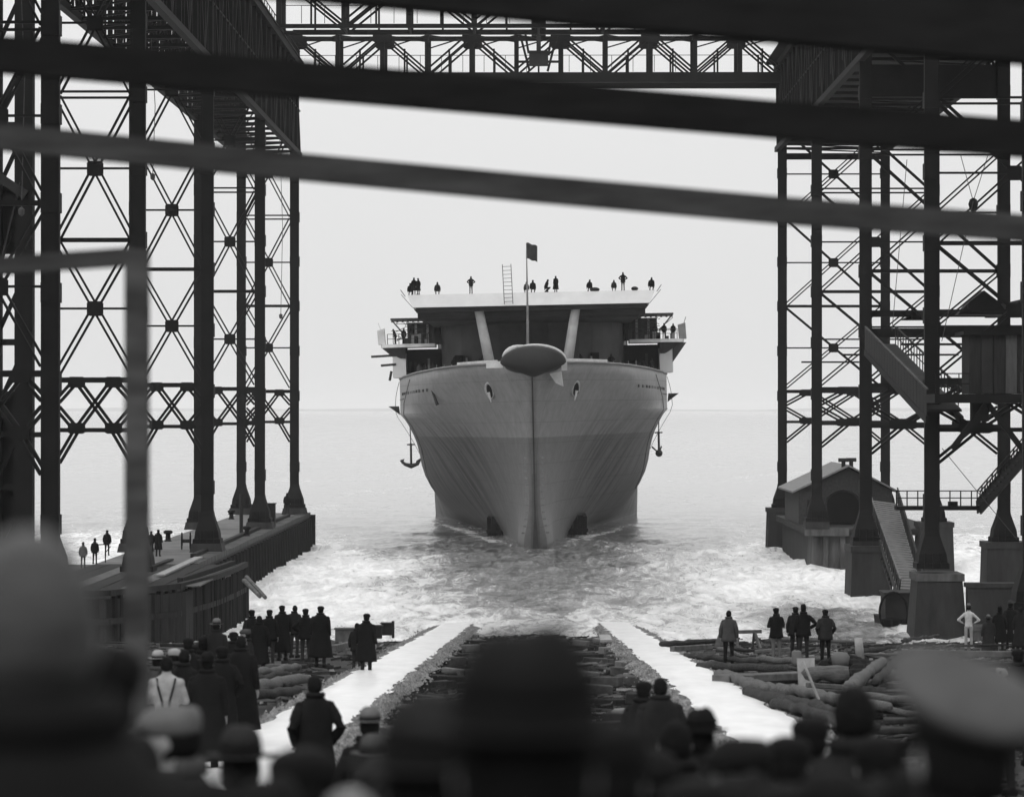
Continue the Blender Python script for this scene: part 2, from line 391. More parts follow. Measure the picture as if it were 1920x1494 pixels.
def plate(root, c, w, h, D):
    m = MB(); x, z = c; k = .13
    for dy in (-.2, .2):
        pts = [(x - w / 2, z - h / 2 + k * h), (x - w / 2 + k * w, z - h / 2), (x + w / 2 - k * w, z - h / 2), (x + w / 2, z - h / 2 + k * h), (x + w / 2, z + h / 2 - k * h), (x + w / 2 - k * w, z + h / 2), (x - w / 2 + k * w, z + h / 2), (x - w / 2, z + h / 2 - k * h)]
        m.loft([[(a, D + dy - .015, b) for a, b in pts], [(a, D + dy + .015, b) for a, b in pts]])
    m.build('gusset_plate', steel, root)
def bent(root, xi, xo, D, top, far=False):
    zi = 3.15 + .55
    w = .72
    for x in (xi, xo):
        column(root, x, D, zi + .3, H(top), w); skirt(root, x, D, zi, w)
    a, b = (xi, xo) if xi < xo else (xo, xi); a += w / 2; b -= w / 2; W = b - a; xc = (a + b) / 2
    lv = [1.9, 9.3, 17.3, 25.3]
    for i in range(3):
        lo, hi = H(lv[i]), H(lv[i + 1] - .15)
        if hi > H(top): hi = H(top)
        ang(root, 'diagonal_brace', (a, D, lo + .1), (b, D, hi), .15 if W < 6 else .13, .1)
        ang(root, 'diagonal_brace', (a, D + .02, hi), (b, D + .02, lo + .1), .15 if W < 6 else .0, .1 if W < 6 else .2, .25)
        zc = (lo + hi) / 2
        plate(root, (xc, zc), .85, .8, D)
        ang(root, 'cross_strut', (a, D - .1, zc), (b, D - .1, zc), 0, .12, .1)
        ang(root, 'cross_strut', (a, D + .1, hi + .15), (b, D + .1, hi + .15), 0 if i != 1 else .17, .24 if i != 1 else .12, .2)
    # portal truss with knees
    t, bt = H(1.6), H(-1.15); x1, x2 = a + W * .25, a + W * .75; k = min(.3, W * .06 + .05)
    ang(root, 'portal_chord', (a, D, t), (b, D, t), 0, k, .35); ang(root, 'portal_chord', (a, D, bt), (b, D, bt), 0, k * .8, .35)
    for p, q in (((x1, t), (x2, bt)), ((x2, t), (x1, bt)), ((x1, t), (a, t - 1.15)), ((x2, t), (b, t - 1.15)), ((a, bt + 1.2), (x1, bt)), ((b, bt + 1.2), (x2, bt)), ((x1, bt), (a, bt - 1.75)), ((x2, bt), (b, bt - 1.75))):
        ang(root, 'portal_brace', (p[0], D + .03, p[1]), (q[0], D + .03, q[1]), k * .42, k * .5, .3)
    for x in (x1, x2):
        plate(root, (x, t - .12), W * .22, .6, D); plate(root, (x, bt + .1), W * .22, .6, D)
def runway(root, xa, xb, h0, h1, y0, y1, side):
    for x in (xa, xb):
        for h, k in ((h0, .45), (h1, .6)):
            MB().box(x - k / 2, x + k / 2, y0, y1, H(h) - k / 2, H(h) + k / 2).build('runway_chord', steel, root)
        m = MB(); y = y0; i = 0; st = 4.4
        while y < y1 - 1:
            ye = min(y + st, y1)
            m.bar((x, y, H(h0)), (x, y, H(h1)), .3, .24, (1, 0, 0))
            p, q = ((y, h0), (ye, h1)) if i % 2 else ((y, h1), (ye, h0))
            m.bar((x, p[0], H(p[1])), (x, q[0], H(q[1])), .25, .24, (1, 0, 0)); 
            ym = (y + ye) / 2; m.bar((x, ym, H(h0)), (x, ym, H((h0 + h1) / 2)), .14, .12, (1, 0, 0)); m.bar((x, y, H((h0 + h1) / 2)), (x, ye, H((h0 + h1) / 2)), .16, .12, (1, 0, 0))
            y += st; i += 1
        tag(m.build('web_lattice', steel, root), kind='stuff')
    m = MB(); y = y0; i = 0
    while y < y1 - 1:                                        # sway frames and horizontal bracing
        for h in (h0, h1): m.bar((xa, y, H(h)), (xb, y, H(h)), .22, .2)
        m.bar((xa, y, H(h0)), (xb, y, H(h1)), .12, .12); m.bar((xa, y, H(h1)), (xb, y, H(h0)), .12, .12)
        m.bar((xa, y, H(h0)), (xb, y + 4.4, H(h0)), .12, .12)
        y += 4.4
    tag(m.build('sway_bracing', steel, root), kind='stuff')
    # plank walkway and rails on top
    m = MB(); m.box(min(xa, xb) - 1.1, max(xa, xb) + .4, y0, y1, H(h1) + .32, H(h1) + .42); m.build('walkway', wood_d, root)
    m = MB(); y = y0
    while y < y1: m.box(xa - .03, xa + .03, y, y + .06, H(h1) + .42, H(h1) + 1.5); y += 2.2
    m.box(xa - .03, xa + .03, y0, y1, H(h1) + 1.45, H(h1) + 1.5); m.box(xa - .03, xa + .03, y0, y1, H(h1) + .95, H(h1) + 1.0)
    m.build('walkway_railing', steel, root)

gl = empty('crane_gantry', (-24.4, 205, 3.2), 'tall dark steel crane gantry with X braced legs on the left pier', 'gantry', 'crane gantries either side of the slipway')
gr = empty('crane_gantry', (26.6, 205, 3.2), 'tall dark steel crane gantry with wide braced legs standing on concrete piers at right', 'gantry', 'crane gantries either side of the slipway')
def into(root, before):
    for o in list(bpy.data.objects):
        if o not in before and o.parent is root: o.matrix_parent_inverse = Matrix.Translation(-root.location)
b4 = set(bpy.data.objects)
for D in Ds_L: bent(gl, -22, -26.8, D, 31)
runway(gl, -21.7, -27.1, 23.0, 31.0, 60, 276, -1)
for D in Ds_R: bent(gr, 22, 31.3, D, 31)
runway(gr, 21.7, 31.6, 23.6, 31.0, 60, 277, 1)
# floor, hung plates and screens of the right gantry that close most of the sky
m = MB(); m.box(22.3, 31.0, 190, 276, H(23.95), H(24.1)); m.build('crane_floor', wood_d, gr)
m = MB(); m.box(21.75, 21.9, 64, 277, H(25), H(30.7)); m.build('side_sheeting', black, gr)
m = MB(); m.box(-22.0, -21.85, 64, 274, H(26.8), H(30.7)); m.build('side_sheeting', black, gl)
for i, D in enumerate(Ds_R[:4]):
    MB().box(22.36, 30.94, D - .25, D + .25, H(22.55 if i == 0 else 21.0), H(23.1)).build('head_beam', steel, gr)
for D in (259, 224, 188): ang(gr, 'rail_strut', (22.36, D, H(4.0)), (30.9, D, H(4.0)), 0, .14, .12)
# lengthwise crawl beam low on the right gantry
MB().box(29.9, 30.6, 141, 204, H(6.1), H(6.8)).build('crawl_beam', steel, gr)
ang(gr, 'head_beam', (22.4, 171.2, H(4.4)), (30.9, 171.2, H(4.4)), 0, .62, .4)
ang(gr, 'head_beam', (22.4, 205.8, H(5.15)), (30.9, 205.8, H(5.15)), 0, .62, .4)
ang(gr, 'head_beam', (22.4, 205.8, H(6.45)), (30.9, 205.8, H(6.45)), 0, .45, .4)
into(gl, b4); into(gr, b4)

def bridge(nm, D, x0, x1, h0, h1, dep, lab, n, cab, gd=.9):
    root = empty(nm, (0, D, H(h0)), lab, 'bridge crane'); b = set(bpy.data.objects)
    for Dk in (D, D + dep):
        MB().box(x0, x1, Dk - .2, Dk + .2, H(h1) - .22, H(h1) + .18).build('top_chord', steel, root)
        MB().box(x0, x1, Dk - .25, Dk + .25, H(h0) - gd, H(h0)).build('bottom_girder', steel, root)
        W = (x1 - x0) / n; off = 0 if Dk == D else 0
        for i in range(n + 1):
            x = x0 + W * i; w = .42 if i % 2 == 0 else .38
            MB().box(x - w / 2, x + w / 2, Dk - .16, Dk + .16, H(h0), H(h1) - .22).build('post', steel, root)
            if i < n:
                p, q = (((x, h1 - .2), (x + W, h0)) if i % 2 == 0 else ((x, h0), (x + W, h1 - .2)))
                ang(root, 'diagonal', (p[0], Dk, H(p[1])), (q[0], Dk, H(q[1])), .22 if i % 2 else .15, .16, .2)
                m = MB(); xm = x + W / 2; zm = H((h0 + h1) / 2); m.box(xm - .08, xm + .08, Dk - .1, Dk + .1, H(h0) if i % 2 else H(h0), zm + .3)
                m.build('sub_post', steel, root)
        for i in range(0, n + 1, 2): 
            plate(root, (x0 + W * i, H(h1) - .45), 1.7, 1.0, Dk)
    m = MB()
    for i in range(n + 1):
        x = x0 + (x1 - x0) / n * i; m.bar((x, D, H(h1) - .3), (x, D + dep, H(h1) - .3), .15, .15); m.bar((x, D, H(h0) - .2), (x, D + dep, H(h0) - .2), .2, .2)
        if i < n: m.bar((x, D, H(h1) - .3), (x + (x1 - x0) / n, D + dep, H(h1) - .3), .12, .12); m.bar((x, D + dep, H(h1)-.9), (x + (x1 - x0) / n, D, H(h1)-.3), .1, .1)
    tag(m.build('wind_bracing', steel, root), kind='stuff')
    m = MB(); m.box(x0, x1, D - .62, D - .56, H(h0) + 1.45, H(h0) + 1.5)
    x = x0
    while x < x1: m.box(x, x + .05, D - .62, D - .56, H(h0), H(h0) + 1.5); x += 1.9
    m.build('handrail', steel, root)
    if cab:
        m = MB(); m.box(-.85, .85, D - 1.6, D - .5, H(h0) + .5, H(h0) + 1.65); m.box(-1.0, 1.0, D - 1.7, D - .4, H(h0) + 1.65, H(h0) + 1.77)
        m.box(-.2, .2, D - 1.2, D - .8, H(h0) + 1.77, H(h1) + .9); m.build('driver_cab', steel2, root)
        m = MB()
        for s in (-1, 1): m.bar((s * 1.7, D - 1, H(h1) - .2), (s * .8, D - 1, H(h0)), .22, .2); m.bar((s * 1.2, D - 1, H(h1) - .2), (s * .9, D - 1, H(h0) + 1.6), .14, .2)
        m.box(-1.9, 1.9, D - 1.1, D - .9, H(h0) + .75, H(h0) + .95); m.build('cab_hanger', steel, root)
        m = MB(); m.box(-.65, .65, D - 1.2, D + dep, H(h1) + .18, H(h1) + 1.3); m.build('trolley', steel2, root)
    into(root, b); return root
bridge('bridge_crane', 272, -22.0, 22.0, 30.1, 33.75, 5, 'lattice bridge crane with small hanging cab spanning between both gantries', 11, True)
br2 = bridge('bridge_crane', 250, -21.4, 21.4, 31.65, 36.2, 4.5, 'upper lattice bridge crane just above the one with the cab', 8, False, .3)

# ------------------------------------------------------------------ neighbour staging at far left
def staging():
    root = empty('staging_tower', (-29.5, 171, 3), 'dark braced steel staging tower cut by the left picture edge', 'tower'); b = set(bpy.data.objects)
    D = 168
    for x, w in ((-28.45, 1.0), (-30.0, .55), (-31.9, .6), (-34, .8)):
        MB().box(x - w / 2, x + w / 2, D - .4, D + .4, 3, H(32)).build('column', steel, root)
    for i in range(-8, 32, 4):
        ang(root, 'diagonal_brace', (-30.0, D, H(i)), (-28.45, D, H(i + 3.4)), 0, .22, .2)
        ang(root, 'diagonal_brace', (-31.9, D, H(i + 3.4)), (-30.0, D, H(i)), 0, .3, .2)
        ang(root, 'cross_strut', (-34, D, H(i + 3.7)), (-28.45, D, H(i + 3.7)), 0, .35, .2)
    for z0, z1, x0 in ((-9, -2.2, -30.4), (-2.2, 1.0, -29.8), (8.6, 12.4, -30.6)):
        MB().box(x0, -28.5, D + .5, D + .6, H(z0), H(z1)).build('sheeting', steel, root)
    m = MB(); m.bar((-29.8, D - .4, H(7.5)), (-28.6, D - .4, H(12.5)), .5, .1); m.bar((-30.4, D - .5, H(13.2)), (-28.3, D - .5, H(11.8)), .5, .2); m.build('chute', steel2, root)
    into(root, b)
staging()

# ------------------------------------------------------------------ left pier
PT = 3.15
def left_pier():
    root = empty('stone_pier', (-24, 235, 0), 'long left pier with pale top carrying the gantry legs', 'pier'); b = set(bpy.data.objects)
    x0, x1, y0, y1 = -27.2, -20.95, 186, 278
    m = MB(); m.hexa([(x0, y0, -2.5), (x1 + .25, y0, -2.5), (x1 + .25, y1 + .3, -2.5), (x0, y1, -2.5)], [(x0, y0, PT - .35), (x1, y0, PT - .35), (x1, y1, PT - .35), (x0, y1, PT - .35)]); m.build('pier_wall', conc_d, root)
    nseg = 14; L_ = (y1 - y0) / nseg
    for i in range(nseg):
        ya = y0 + i * L_
        MB().box(x1 - .9, x1 + .08, ya + .02, ya + L_ - .02, PT - .34, PT + .02 * (i % 3)).build('coping_stone', conc, root)
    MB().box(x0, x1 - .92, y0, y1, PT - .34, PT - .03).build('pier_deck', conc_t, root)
    MB().box(x1 - 1.3, x1 - .95, y0 + 8, y1 - 10, PT - .028, PT + .22).build('kerb_timber', wood_d, root)
    y = y0 + 1
    while y < y1:                       # fender piles down the wall face
        m = MB(); m.tube([(x1 + .32, y, -2.4), (x1 + .2, y, PT - .5)], [.2, .17], 7); m.build('fender_pile', wood_d, root); y += 2.4
    # corroded end fender
    m = MB(); m.box(x1 - .4, x1 + .5, y1 + .05, y1 + .5, -2, PT - .2); m.build('end_fender', wood_d, root)
    into(root, b)
    for i, D in enumerate(Ds_L[:3]):
        for x in (-22, -26.8):
            m = MB(); a = .98; m.hexa([(x - a - .12, D - a - .12, PT - .02), (x + a + .12, D - a - .12, PT - .02), (x + a + .12, D + a + .12, PT - .02), (x - a - .12, D + a + .12, PT - .02)],
                                      [(x - a, D - a, PT + .56), (x + a, D - a, PT + .56), (x + a, D + a, PT + .56), (x - a, D + a, PT + .56)])
            o = m.build('footing_block', conc_d, root); o.matrix_parent_inverse = Matrix.Translation(-root.location)
    # loose things on the pier
    for (x, D, lab) in ((-26.5, 262, 'black iron bollard near the far end of the left pier'), (-26.6, 218, 'black iron bollard on the outer edge of the left pier, nearest the camera'), (-21.7, 226, 'small iron bollard beside the pier coping')):
        m = MB(); m.lathe([(.28, 0), (.2, .1), (.17, .5), (.32, .58), (.34, .72), (.2, .8), (0.02, .8)], (0, 0, 0), 12); o = m.build('bollard', steel, None, True, (x, D, PT - .03)); tag(o, lab, 'bollard', 'bollards on the left pier')
    # cart wheel / hose reel
    c = P(341, 1023, 205); w = empty('hose_reel', (c.x, c.y, PT - .03), 'upright spoked hose reel on the left pier', 'reel')
    ring = [(0, .55 * math.cos(a), .6 + .55 * math.sin(a)) for a in [k * math.pi / 10 for k in range(21)]]
    for dx in (-.02, .55):
        MB().tube([(p[0] + dx, p[1] * .4, p[2]) for p in ring], .045, 6).build('rim', steel, w)
        m = MB()
        for k in range(5): a = k * math.pi / 5; m.tube([(dx, -.53 * math.cos(a) * .4, .6 - .53 * math.sin(a)), (dx, .53 * math.cos(a) * .4, .6 + .53 * math.sin(a))], .022, 5)
        m.build('spokes', steel, w)
    MB().tube([(-.05, 0, .6), (.6, 0, .6)], .12, 8).build('drum', wood_d, w)
    # pole
    c = P(452, 1003, 228); m = MB(); m.tube([(0, 0, 0), (0, 0, 3.1)], .14, 8); tag(m.build('mooring_post', wood_d, None, False, (c.x, c.y, PT - .03)), 'tall dark mooring post on the pier between gantry legs', 'post')
    m = MB(); m.box(-.55, .55, -.4, .4, 0, 1.9); m.box(-.62, .62, -.47, .47, 1.9, 1.98); m.box(-.25, .25, -.43, -.401, .1, 1.7); tag(m.build('tool_locker', steel2, None, False, (P(503, 0, 243).x, 243, PT - .03)), 'tall dark locker behind the second gantry foot on the left pier', 'locker')
left_pier()
def timber_pier():
    root = empty('timber_pier', (-24, 165, 0), 'curved dark timber jetty on piles at the near end of the left pier', 'jetty'); b = set(bpy.data.objects)
    edge = [(-17.9, 186), (-18.0, 179), (-18.3, 172), (-19.3, 163), (-22.2, 157), (-27, 154.5), (-38, 153.5)]
    top = [Vector((x, y, PT - .1)) for x, y in edge]
    m = MB(); pts = [(x, y) for x, y in edge] + [(-38, 186)]
    m.loft([[(x, y, PT - .35) for x, y in pts], [(x, y, PT - .12) for x, y in pts]]); m.build('deck', wood_m, root)
    # deck boards lying lengthwise
    rnd = random.Random(4)
    for i in range(16):
        x = -19.2 - i * 1.0; yn = 163 + max(0, 0) + (0 if x > -19.5 else -min(7, (-19.5 - x) * 1.1))
        MB().box(x, x + .93, max(yn + .7, 156), 185.8, PT - .118, PT - .05 + rnd.uniform(0, .03)).build('deck_plank', [wood_m, wood_d, wood_d][i % 3], root)
    def along(s):
        tot = 0
        for i in range(len(edge) - 1):
            a, c = Vector(edge[i]), Vector(edge[i + 1]); l = (c - a).length
            if tot + l >= s: return a.lerp(c, (s - tot) / l)
            tot += l
        return None
    s = 0.2
    while True:
        p = along(s)
        if p is None: break
        zt = PT + rnd.uniform(-.4, -.1); m = MB(); r = rnd.uniform(.15, .21)
        m.tube([(p.x + rnd.uniform(-.1, .1), p.y - .3 + rnd.uniform(-.1, .1), -3), (p.x, p.y - .18, zt)], [r * 1.1, r], 7); m.build('pile', wood_d if rnd.random() < .7 else black, root); s += rnd.uniform(.42, .85)
    for dz, off in ((-.02, .1), (-1.5, .12)):                # wales bent round the curve
        for i in range(len(edge) - 1):
            a, c = edge[i], edge[i + 1]
            MB().bar((a[0], a[1] - off - .25, PT + dz), (c[0], c[1] - off - .25, PT + dz), .3, .3).build('wale', wood_d, root)
    MB().bar((-18.6, 185, PT + .1), (-19.6, 166, PT + .1), .28, .3).build('kerb_timber', wood_d, root)
    # dark back boarding between the piles
    m = MB(); m.loft([[(x + (.35 if x < -19 else -.25), y + .25, -3) for x, y in pts], [(x + (.35 if x < -19 else -.25), y + .25, PT - .36) for x, y in pts]]); m.build('backing_boards', wood_d, root)
    into(root, b)
    for i, (p, q) in enumerate(((P(462, 1082, 172), P(497, 1120, 165)), (P(457, 1088, 170), P(487, 1118, 166)))):
        m = MB(); m.tube([(0, 0, 0), q - p], [.13, .11], 7); tag(m.build('broken_timber', wood_m, None, False, p), ('longer' if i == 0 else 'shorter') + ' broken timber jutting from the jetty corner over the water', 'timber', 'broken timbers at the jetty corner')
    p, q = P(425, 1090, 176), P(0, 0, 0)
    for (px0, py0, px1, py1, t, lab) in ((300, 1082, 372, 1048, .5, 'pale plank lying on the jetty deck beside the blurred post'), (285, 1065, 320, 1052, .35, 'short dark plank lying behind the pale one on the pier')):
        s0, s1 = (py0 - HY) / 9.5, (py1 - HY) / 9.5
        a = Vector(((px0 - CX) / s0, F / s0, PT + .06)); c = Vector(((px1 - CX) / s1, F / s1, PT + .06))
        m = MB(); m.bar((0, 0, 0), c - a, .1, t); tag(m.build('plank', wood_l if 'pale plank' in lab else wood_d, None, False, a), lab, 'plank', 'planks on the left pier')
timber_pier()

# ------------------------------------------------------------------ right side foundations
def right_side():
    grp = 'concrete piers under the right gantry'
    def ped(x, D, wx, wy, top, lab, taper=.18, ribs=False):
        r = empty('concrete_pier', (x, D, 0), lab, 'concrete pier', grp)
        m = MB(); t = taper; m.hexa([(-wx / 2 - t, -wy / 2 - t, -2.5), (wx / 2 + t, -wy / 2 - t, -2.5), (wx / 2 + t, wy / 2 + t, -2.5), (-wx / 2 - t, wy / 2 + t, -2.5)], [(-wx / 2, -wy / 2, top - .4), (wx / 2, -wy / 2, top - .4), (wx / 2, wy / 2, top - .4), (-wx / 2, wy / 2, top - .4)]); m.build('shaft', conc if ribs else conc_d, r)
        MB().box(-wx / 2 - .1, wx / 2 + .1, -wy / 2 - .1, wy / 2 + .1, top - .4, top).build('cap', conc_d, r)
        if ribs:
            for k in (-.8, 0.55):
                MB().box(k, k + .38, -wy / 2 - .45, -wy / 2 - .02, -2.5, top - .45).build('fender_rib', conc, r)
        return r
    ped(22, 275, 2.6, 3.0, PT + .55, 'low dark concrete pier farthest out under the right gantry')
    ped(23.3, 243, 3.2, 4, PT + .0, 'concrete pier with pale fender ribs under the brick shed', ribs=True)
    ped(22.2, 205, 2.6, 4, PT + .3, 'square concrete pier standing in the water beside the gangway foot')
    ped(22.3, 170.6, 2.5, 3, PT + .55 - .25, 'large tapered pale concrete pier near the float', .42, False).children[0].data.materials[0] = conc
    for D in (275, 241, 205, 170.6): ped(31.3, D, 2.6, 3.0, PT + .55, 'concrete pier under the outer gantry leg, ' + {275: 'farthest away', 241: 'the one right behind the shed', 205: 'seen right of the thickest leg', 170.6: 'at the right picture edge'}[D])
    for x, D in ((22, 275), (22, 241), (22, 205), (22, 170.6)):
        m = MB(); m.box(-.95, .95, -.95, .95, 0, .56 if D != 205 else .3); z = PT if D != 205 else PT + .3
        if D != 275 and D != 170.6: tag(m.build('footing_block', conc_d, None, False, (x, D, z)), 'concrete footing block under the inner gantry leg beside the ' + ('shed' if D == 241 else 'gangway'), 'footing', 'footing blocks at right')
    # slab carrying the shed
    r = empty('shed_deck', (26, 256, 0), 'concrete deck on the water carrying the brick shed', 'deck'); b = set(bpy.data.objects)
    MB().box(21.2, 32, 240.5, 272, PT - .5, PT - .02).build('slab', conc_d, r)
    for x in (22, 24.6, 27, 29.5): MB().box(x - .3, x + .3, 244.9, 271, -2.5, PT - .52).build('cross_wall', conc_d, r)
    MB().box(21.0, 24.5, 240.1, 240.45, PT - .55, PT + .05).build('edge_beam', conc, r)
    into(r, b)
    # cross walls between pier legs
    m = MB(); m.box(-3.6, 3.6, -.5, .5, -2, 2.75); m.box(-3.7, 3.7, -.6, .6, 2.76, 3.0); tag(m.build('cross_wall', conc_d, None, False, (27.3, 168.5, 0)), 'low dark concrete wall closing the gap between the near right piers', 'wall')
    m = MB(); m.box(-.6, 18, -.8, .8, -2, .55); m.box(-.7, 18, -.9, .9, .56, .8); tag(m.build('quay_ledge', conc, None, False, (24.3, 166.3, 0)), 'long pale concrete ledge at the foot of the near right piers', 'ledge')
    # brick shed
    D = 250; s = F / D; xa, xb = (1497 - CX) / s, (1672 - CX) / s; xr = (1590 - CX) / s; zw = CH - (917 - HY) / s; zr = CH - (872 - HY) / s
    r = empty('brick_shed', ((xa + xb) / 2, D, PT), 'dark brick shed with pale gabled roof and two ridge vents on the right pier', 'shed'); b = set(bpy.data.objects)
    m = MB(); pr = [(xa, PT), (xb, PT), (xb, zw), (xr, zr - .25), (xa, zw)]
    m.loft([[(x, D, z) for x, z in pr], [(x, D + 14, z) for x, z in pr]]); m.build('wall', brick_m, r)
    for (x1_, z1_, x2_, z2_) in ((xa - .55, zw - .2, xr, zr), (xb + .55, zw - .2, xr, zr)):
        m = MB(); m.hexa([(x1_, D - .5, z1_ - .1), (x1_, D + 14.5, z1_ - .1), (x2_, D + 14.5, z2_ - .1), (x2_, D - .5, z2_ - .1)], [(x1_, D - .5, z1_ + .05), (x1_, D + 14.5, z1_ + .05), (x2_, D + 14.5, z2_ + .05), (x2_, D - .5, z2_ + .05)]); m.build('roof_slope', roof_m, r)
    m = MB(); n = 10; xc = (xa + xb) / 2 - .2; ar = [(xc - 1.3, PT + .02), (xc + 1.3, PT + .02)] + [(xc + 1.3 * math.cos(k * math.pi / n), zw - 1.2 + 1.0 * math.sin(k * math.pi / n)) for k in range(n + 1)]
    m.loft([[(x, D - .05, z) for x, z in ar], [(x, D - .002, z) for x, z in ar]]); m.build('arched_door', black, r)
    m = MB(); k2 = [(xc + 1.45 * math.cos(k * math.pi / n), D - .06, zw - 1.2 + 1.16 * math.sin(k * math.pi / n)) for k in range(n + 1)]; m.tube(k2, .08, 5); m.build('arch_ring', brick_m, r)
    MB().box(xa + .7, xa + 1.6, D - .06, D - .003, PT + .9, PT + 2.0).build('window', black, r)
    for dx, dy in ((-.35, .5), (.42, 1.8)):
        m = MB(); x = xr + dx; m.tube([(x, D + dy, zr - .2), (x, D + dy, zr + .35)], .17, 8); m.tube([(x - .42, D + dy, zr + .42), (x + .42, D + dy, zr + .42)], .16, 8); m.build('ridge_vent', steel2, r)
    m = MB(); x = xb - 1.6; m.box(x - .45, x + .45, D + 5, D + 6, zr - 1.4, zr + .1); m.build('chimney', brick_m, r)
    into(r, b)
    # gangway down to the float
    r = empty('gangway', (25, 200, 2), 'long grey lattice sided gangway sloping down from the shed to the float', 'gangway'); b = set(bpy.data.objects)
    Dt, Db = 224, 180
    a0, a1 = P(1624, 936, Dt), P(1682, 944, Dt); b0, b1 = P(1688, 1122, Db), P(1733, 1122, Db)
    m = MB(); m.hexa([a0 - Vector((0, 0, .15)), a1 - Vector((0, 0, .15)), b1 - Vector((0, 0, .15)), b0 - Vector((0, 0, .15))], [a0, a1, b1, b0]); m.build('walking_deck', mat('gangway_boards', .12, .8, .3, 2, .3), r)
    for i in range(1, 40):
        t = i / 40; p = a0.lerp(b0, t); q = a1.lerp(b1, t); MB().bar(p + Vector((.05, 0, .03)), q + Vector((-.05, 0, .03)), .05, .05).build('tread_cleat', wood_m, r)
    for e0, e1, sgn in ((a0, b0, -1), (a1, b1, 1)):
        up = Vector((0, 0, 1.15)); m = MB()
        m.bar(e0 + up, e1 + up, .09, .1); m.build('handrail', conc_t if sgn < 0 else steel2, r)
        m = MB(); m.bar(e0 - Vector((0, 0, .2)), e1 - Vector((0, 0, .2)), .3, .2); m.build('stringer', steel2, r)
        n = 26; m = MB()
        for i in range(n):
            p, q = e0.lerp(e1, i / n), e0.lerp(e1, (i + 1) / n); m.bar(p, p + up, .06, .06, (0, 1, 0)); m.bar(p if i % 2 else p + up, q + up if i % 2 else q, .05, .05)
            m.bar(p - Vector((0, 0, 1.1)), q - Vector((0, 0, .2)), .07, .07)
        m.bar(e0 - Vector((0, 0, 1.1)), e1 - Vector((0, 0, 1.1)), .12, .12)
        m.build('side_lattice', steel2, r)
    into(r, b)
    # landing float with ring fender
    c = P(1684, 1180, 176); r = empty('landing_float', (c.x, 177, 0), 'dark landing float with a big hoop at the foot of the gangway', 'float'); 
    m = MB(); m.hexa([(-.9, -1.2, -.4), (1.0, -1.2, -.4), (1.0, 3, -.4), (-.9, 3, -.4)], [(-1.0, -1.3, .5), (1.1, -1.3, .5), (1.1, 3.1, .5), (-1.0, 3.1, .5)]); m.build('hull', wood_d, r)
    m = MB(); m.box(-.75, .85, -.9, 1.6, .51, 1.9); m.box(-.85, .95, -1.0, 1.7, 1.9, 2.0); m.build('cabin', steel2, r)
    m = MB(); m.tube([(-1.05 + .0 * k, -1.4, 0) if False else (-.35 - .8 * math.cos(k * math.pi / 12), -1.45, .9 + 1.15 * math.sin(k * math.pi / 12)) for k in range(-3, 16)], .07, 6); m.build('hoop', steel, r)
    for k in range(4): MB().box(-.9 + k * .5, -.55 + k * .5, -1.46, -1.31, -.2, .45).build('fender_block', black, r)
    # boarded stair high on the gantry
    r = empty('boarded_stair', (21.5, 185, H(3)), 'boarded stair sloping down across the right gantry legs', 'stair'); b = set(bpy.data.objects)
    a0, a1 = P(1622, 648, 202), P(1680, 650, 202); b0, b1 = P(1738, 772, 168), P(1752, 772, 168); b1 = b0 + Vector((1.9, 0, 0)); a1 = a0 + Vector((2.0, 0, 0))
    m = MB(); m.hexa([a0, a1, b1, b0], [v + Vector((0, 0, .12)) for v in (a0, a1, b1, b0)]); m.build('floor', steel2, r)
    n = 22
    for i in range(n):
        t0, t1 = (i + .04) / n, (i + .96) / n; p, q = a0.lerp(b0, t0), a0.lerp(b0, t1); hgt = 1.15
        MB().hexa([p + Vector((-.05, 0, -.25)), p + Vector((0, 0, -.25)), q + Vector((0, 0, -.25)), q + Vector((-.05, 0, -.25))], [p + Vector((-.05, 0, hgt)), p + Vector((0, 0, hgt)), q + Vector((0, 0, hgt)), q + Vector((-.05, 0, hgt))]).build('side_board', wood_d, r)
    up = Vector((0, 0, 1.25)); MB().bar(a0 + up, b0 + up, .09, .12).build('handrail', conc, r); MB().bar(a1 + up, b1 + up, .09, .1).build('handrail', steel2, r)
    m = MB()
    for i in range(n):
        p, q = a1.lerp(b1, i / n), a1.lerp(b1, (i + 1) / n); m.bar(p, p + up, .06, .06, (0, 1, 0)); m.bar(p + up * .5, q + up * .5, .05, .05)
    m.build('rail_posts', steel2, r)
    m = MB(); m.bar(a0 + Vector((0, 0, -.45)), b0 + Vector((0, 0, -.45)), .4, .2); m.bar(a1 + Vector((0, 0, -.45)), b1 + Vector((0, 0, -.45)), .4, .2); m.build('stringer', steel, r)
    into(r, b)
    # timber cabin
    s = 34.6; D = F / s; x0, x1 = (1815 - CX) / s, 29.2; z0, z1 = H((767 - 738) / s), H((767 - 628) / s)
    r = empty('operator_cabin', ((x0 + x1) / 2, D, z0), 'dark boarded cabin on a platform at the right edge of the gantry', 'cabin'); b = set(bpy.data.objects)
    MB().box(x0 + .05, x1, D + .05, D + 3, z0, z1).build('wall', wood_d, r)
    n = 9; W = (x1 - x0) / n
    for i in range(n): MB().box(x0 + W * i + .03, x0 + W * (i + 1) - .02, D - .03, D + .04, z0 + .02, z1 - .02).build('wall_board', [wood_d, steel2, wood_d, mat('board_%d' % i, .055, .85, .3, 2, .4, (4, 4, .5))][i % 4], r)
    MB().box(x0 - .3, x1 + .3, D - .4, D + 3.3, z1, z1 + .2).build('roof', steel, r)
    MB().box(x0 - 1.9, x1 + .3, D - .6, D + 3.3, z0 - .5, z0 - .02).build('platform', steel, r)
    m = MB(); x = x0 - 1.85
    for h in (.5, 1.05): m.box(x0 - 1.9, x0, D - .5, D - .44, z0 + h, z0 + h + .06)
    while x < x0: m.box(x, x + .05, D - .5, D - .44, z0, z0 + 1.1); x += .62
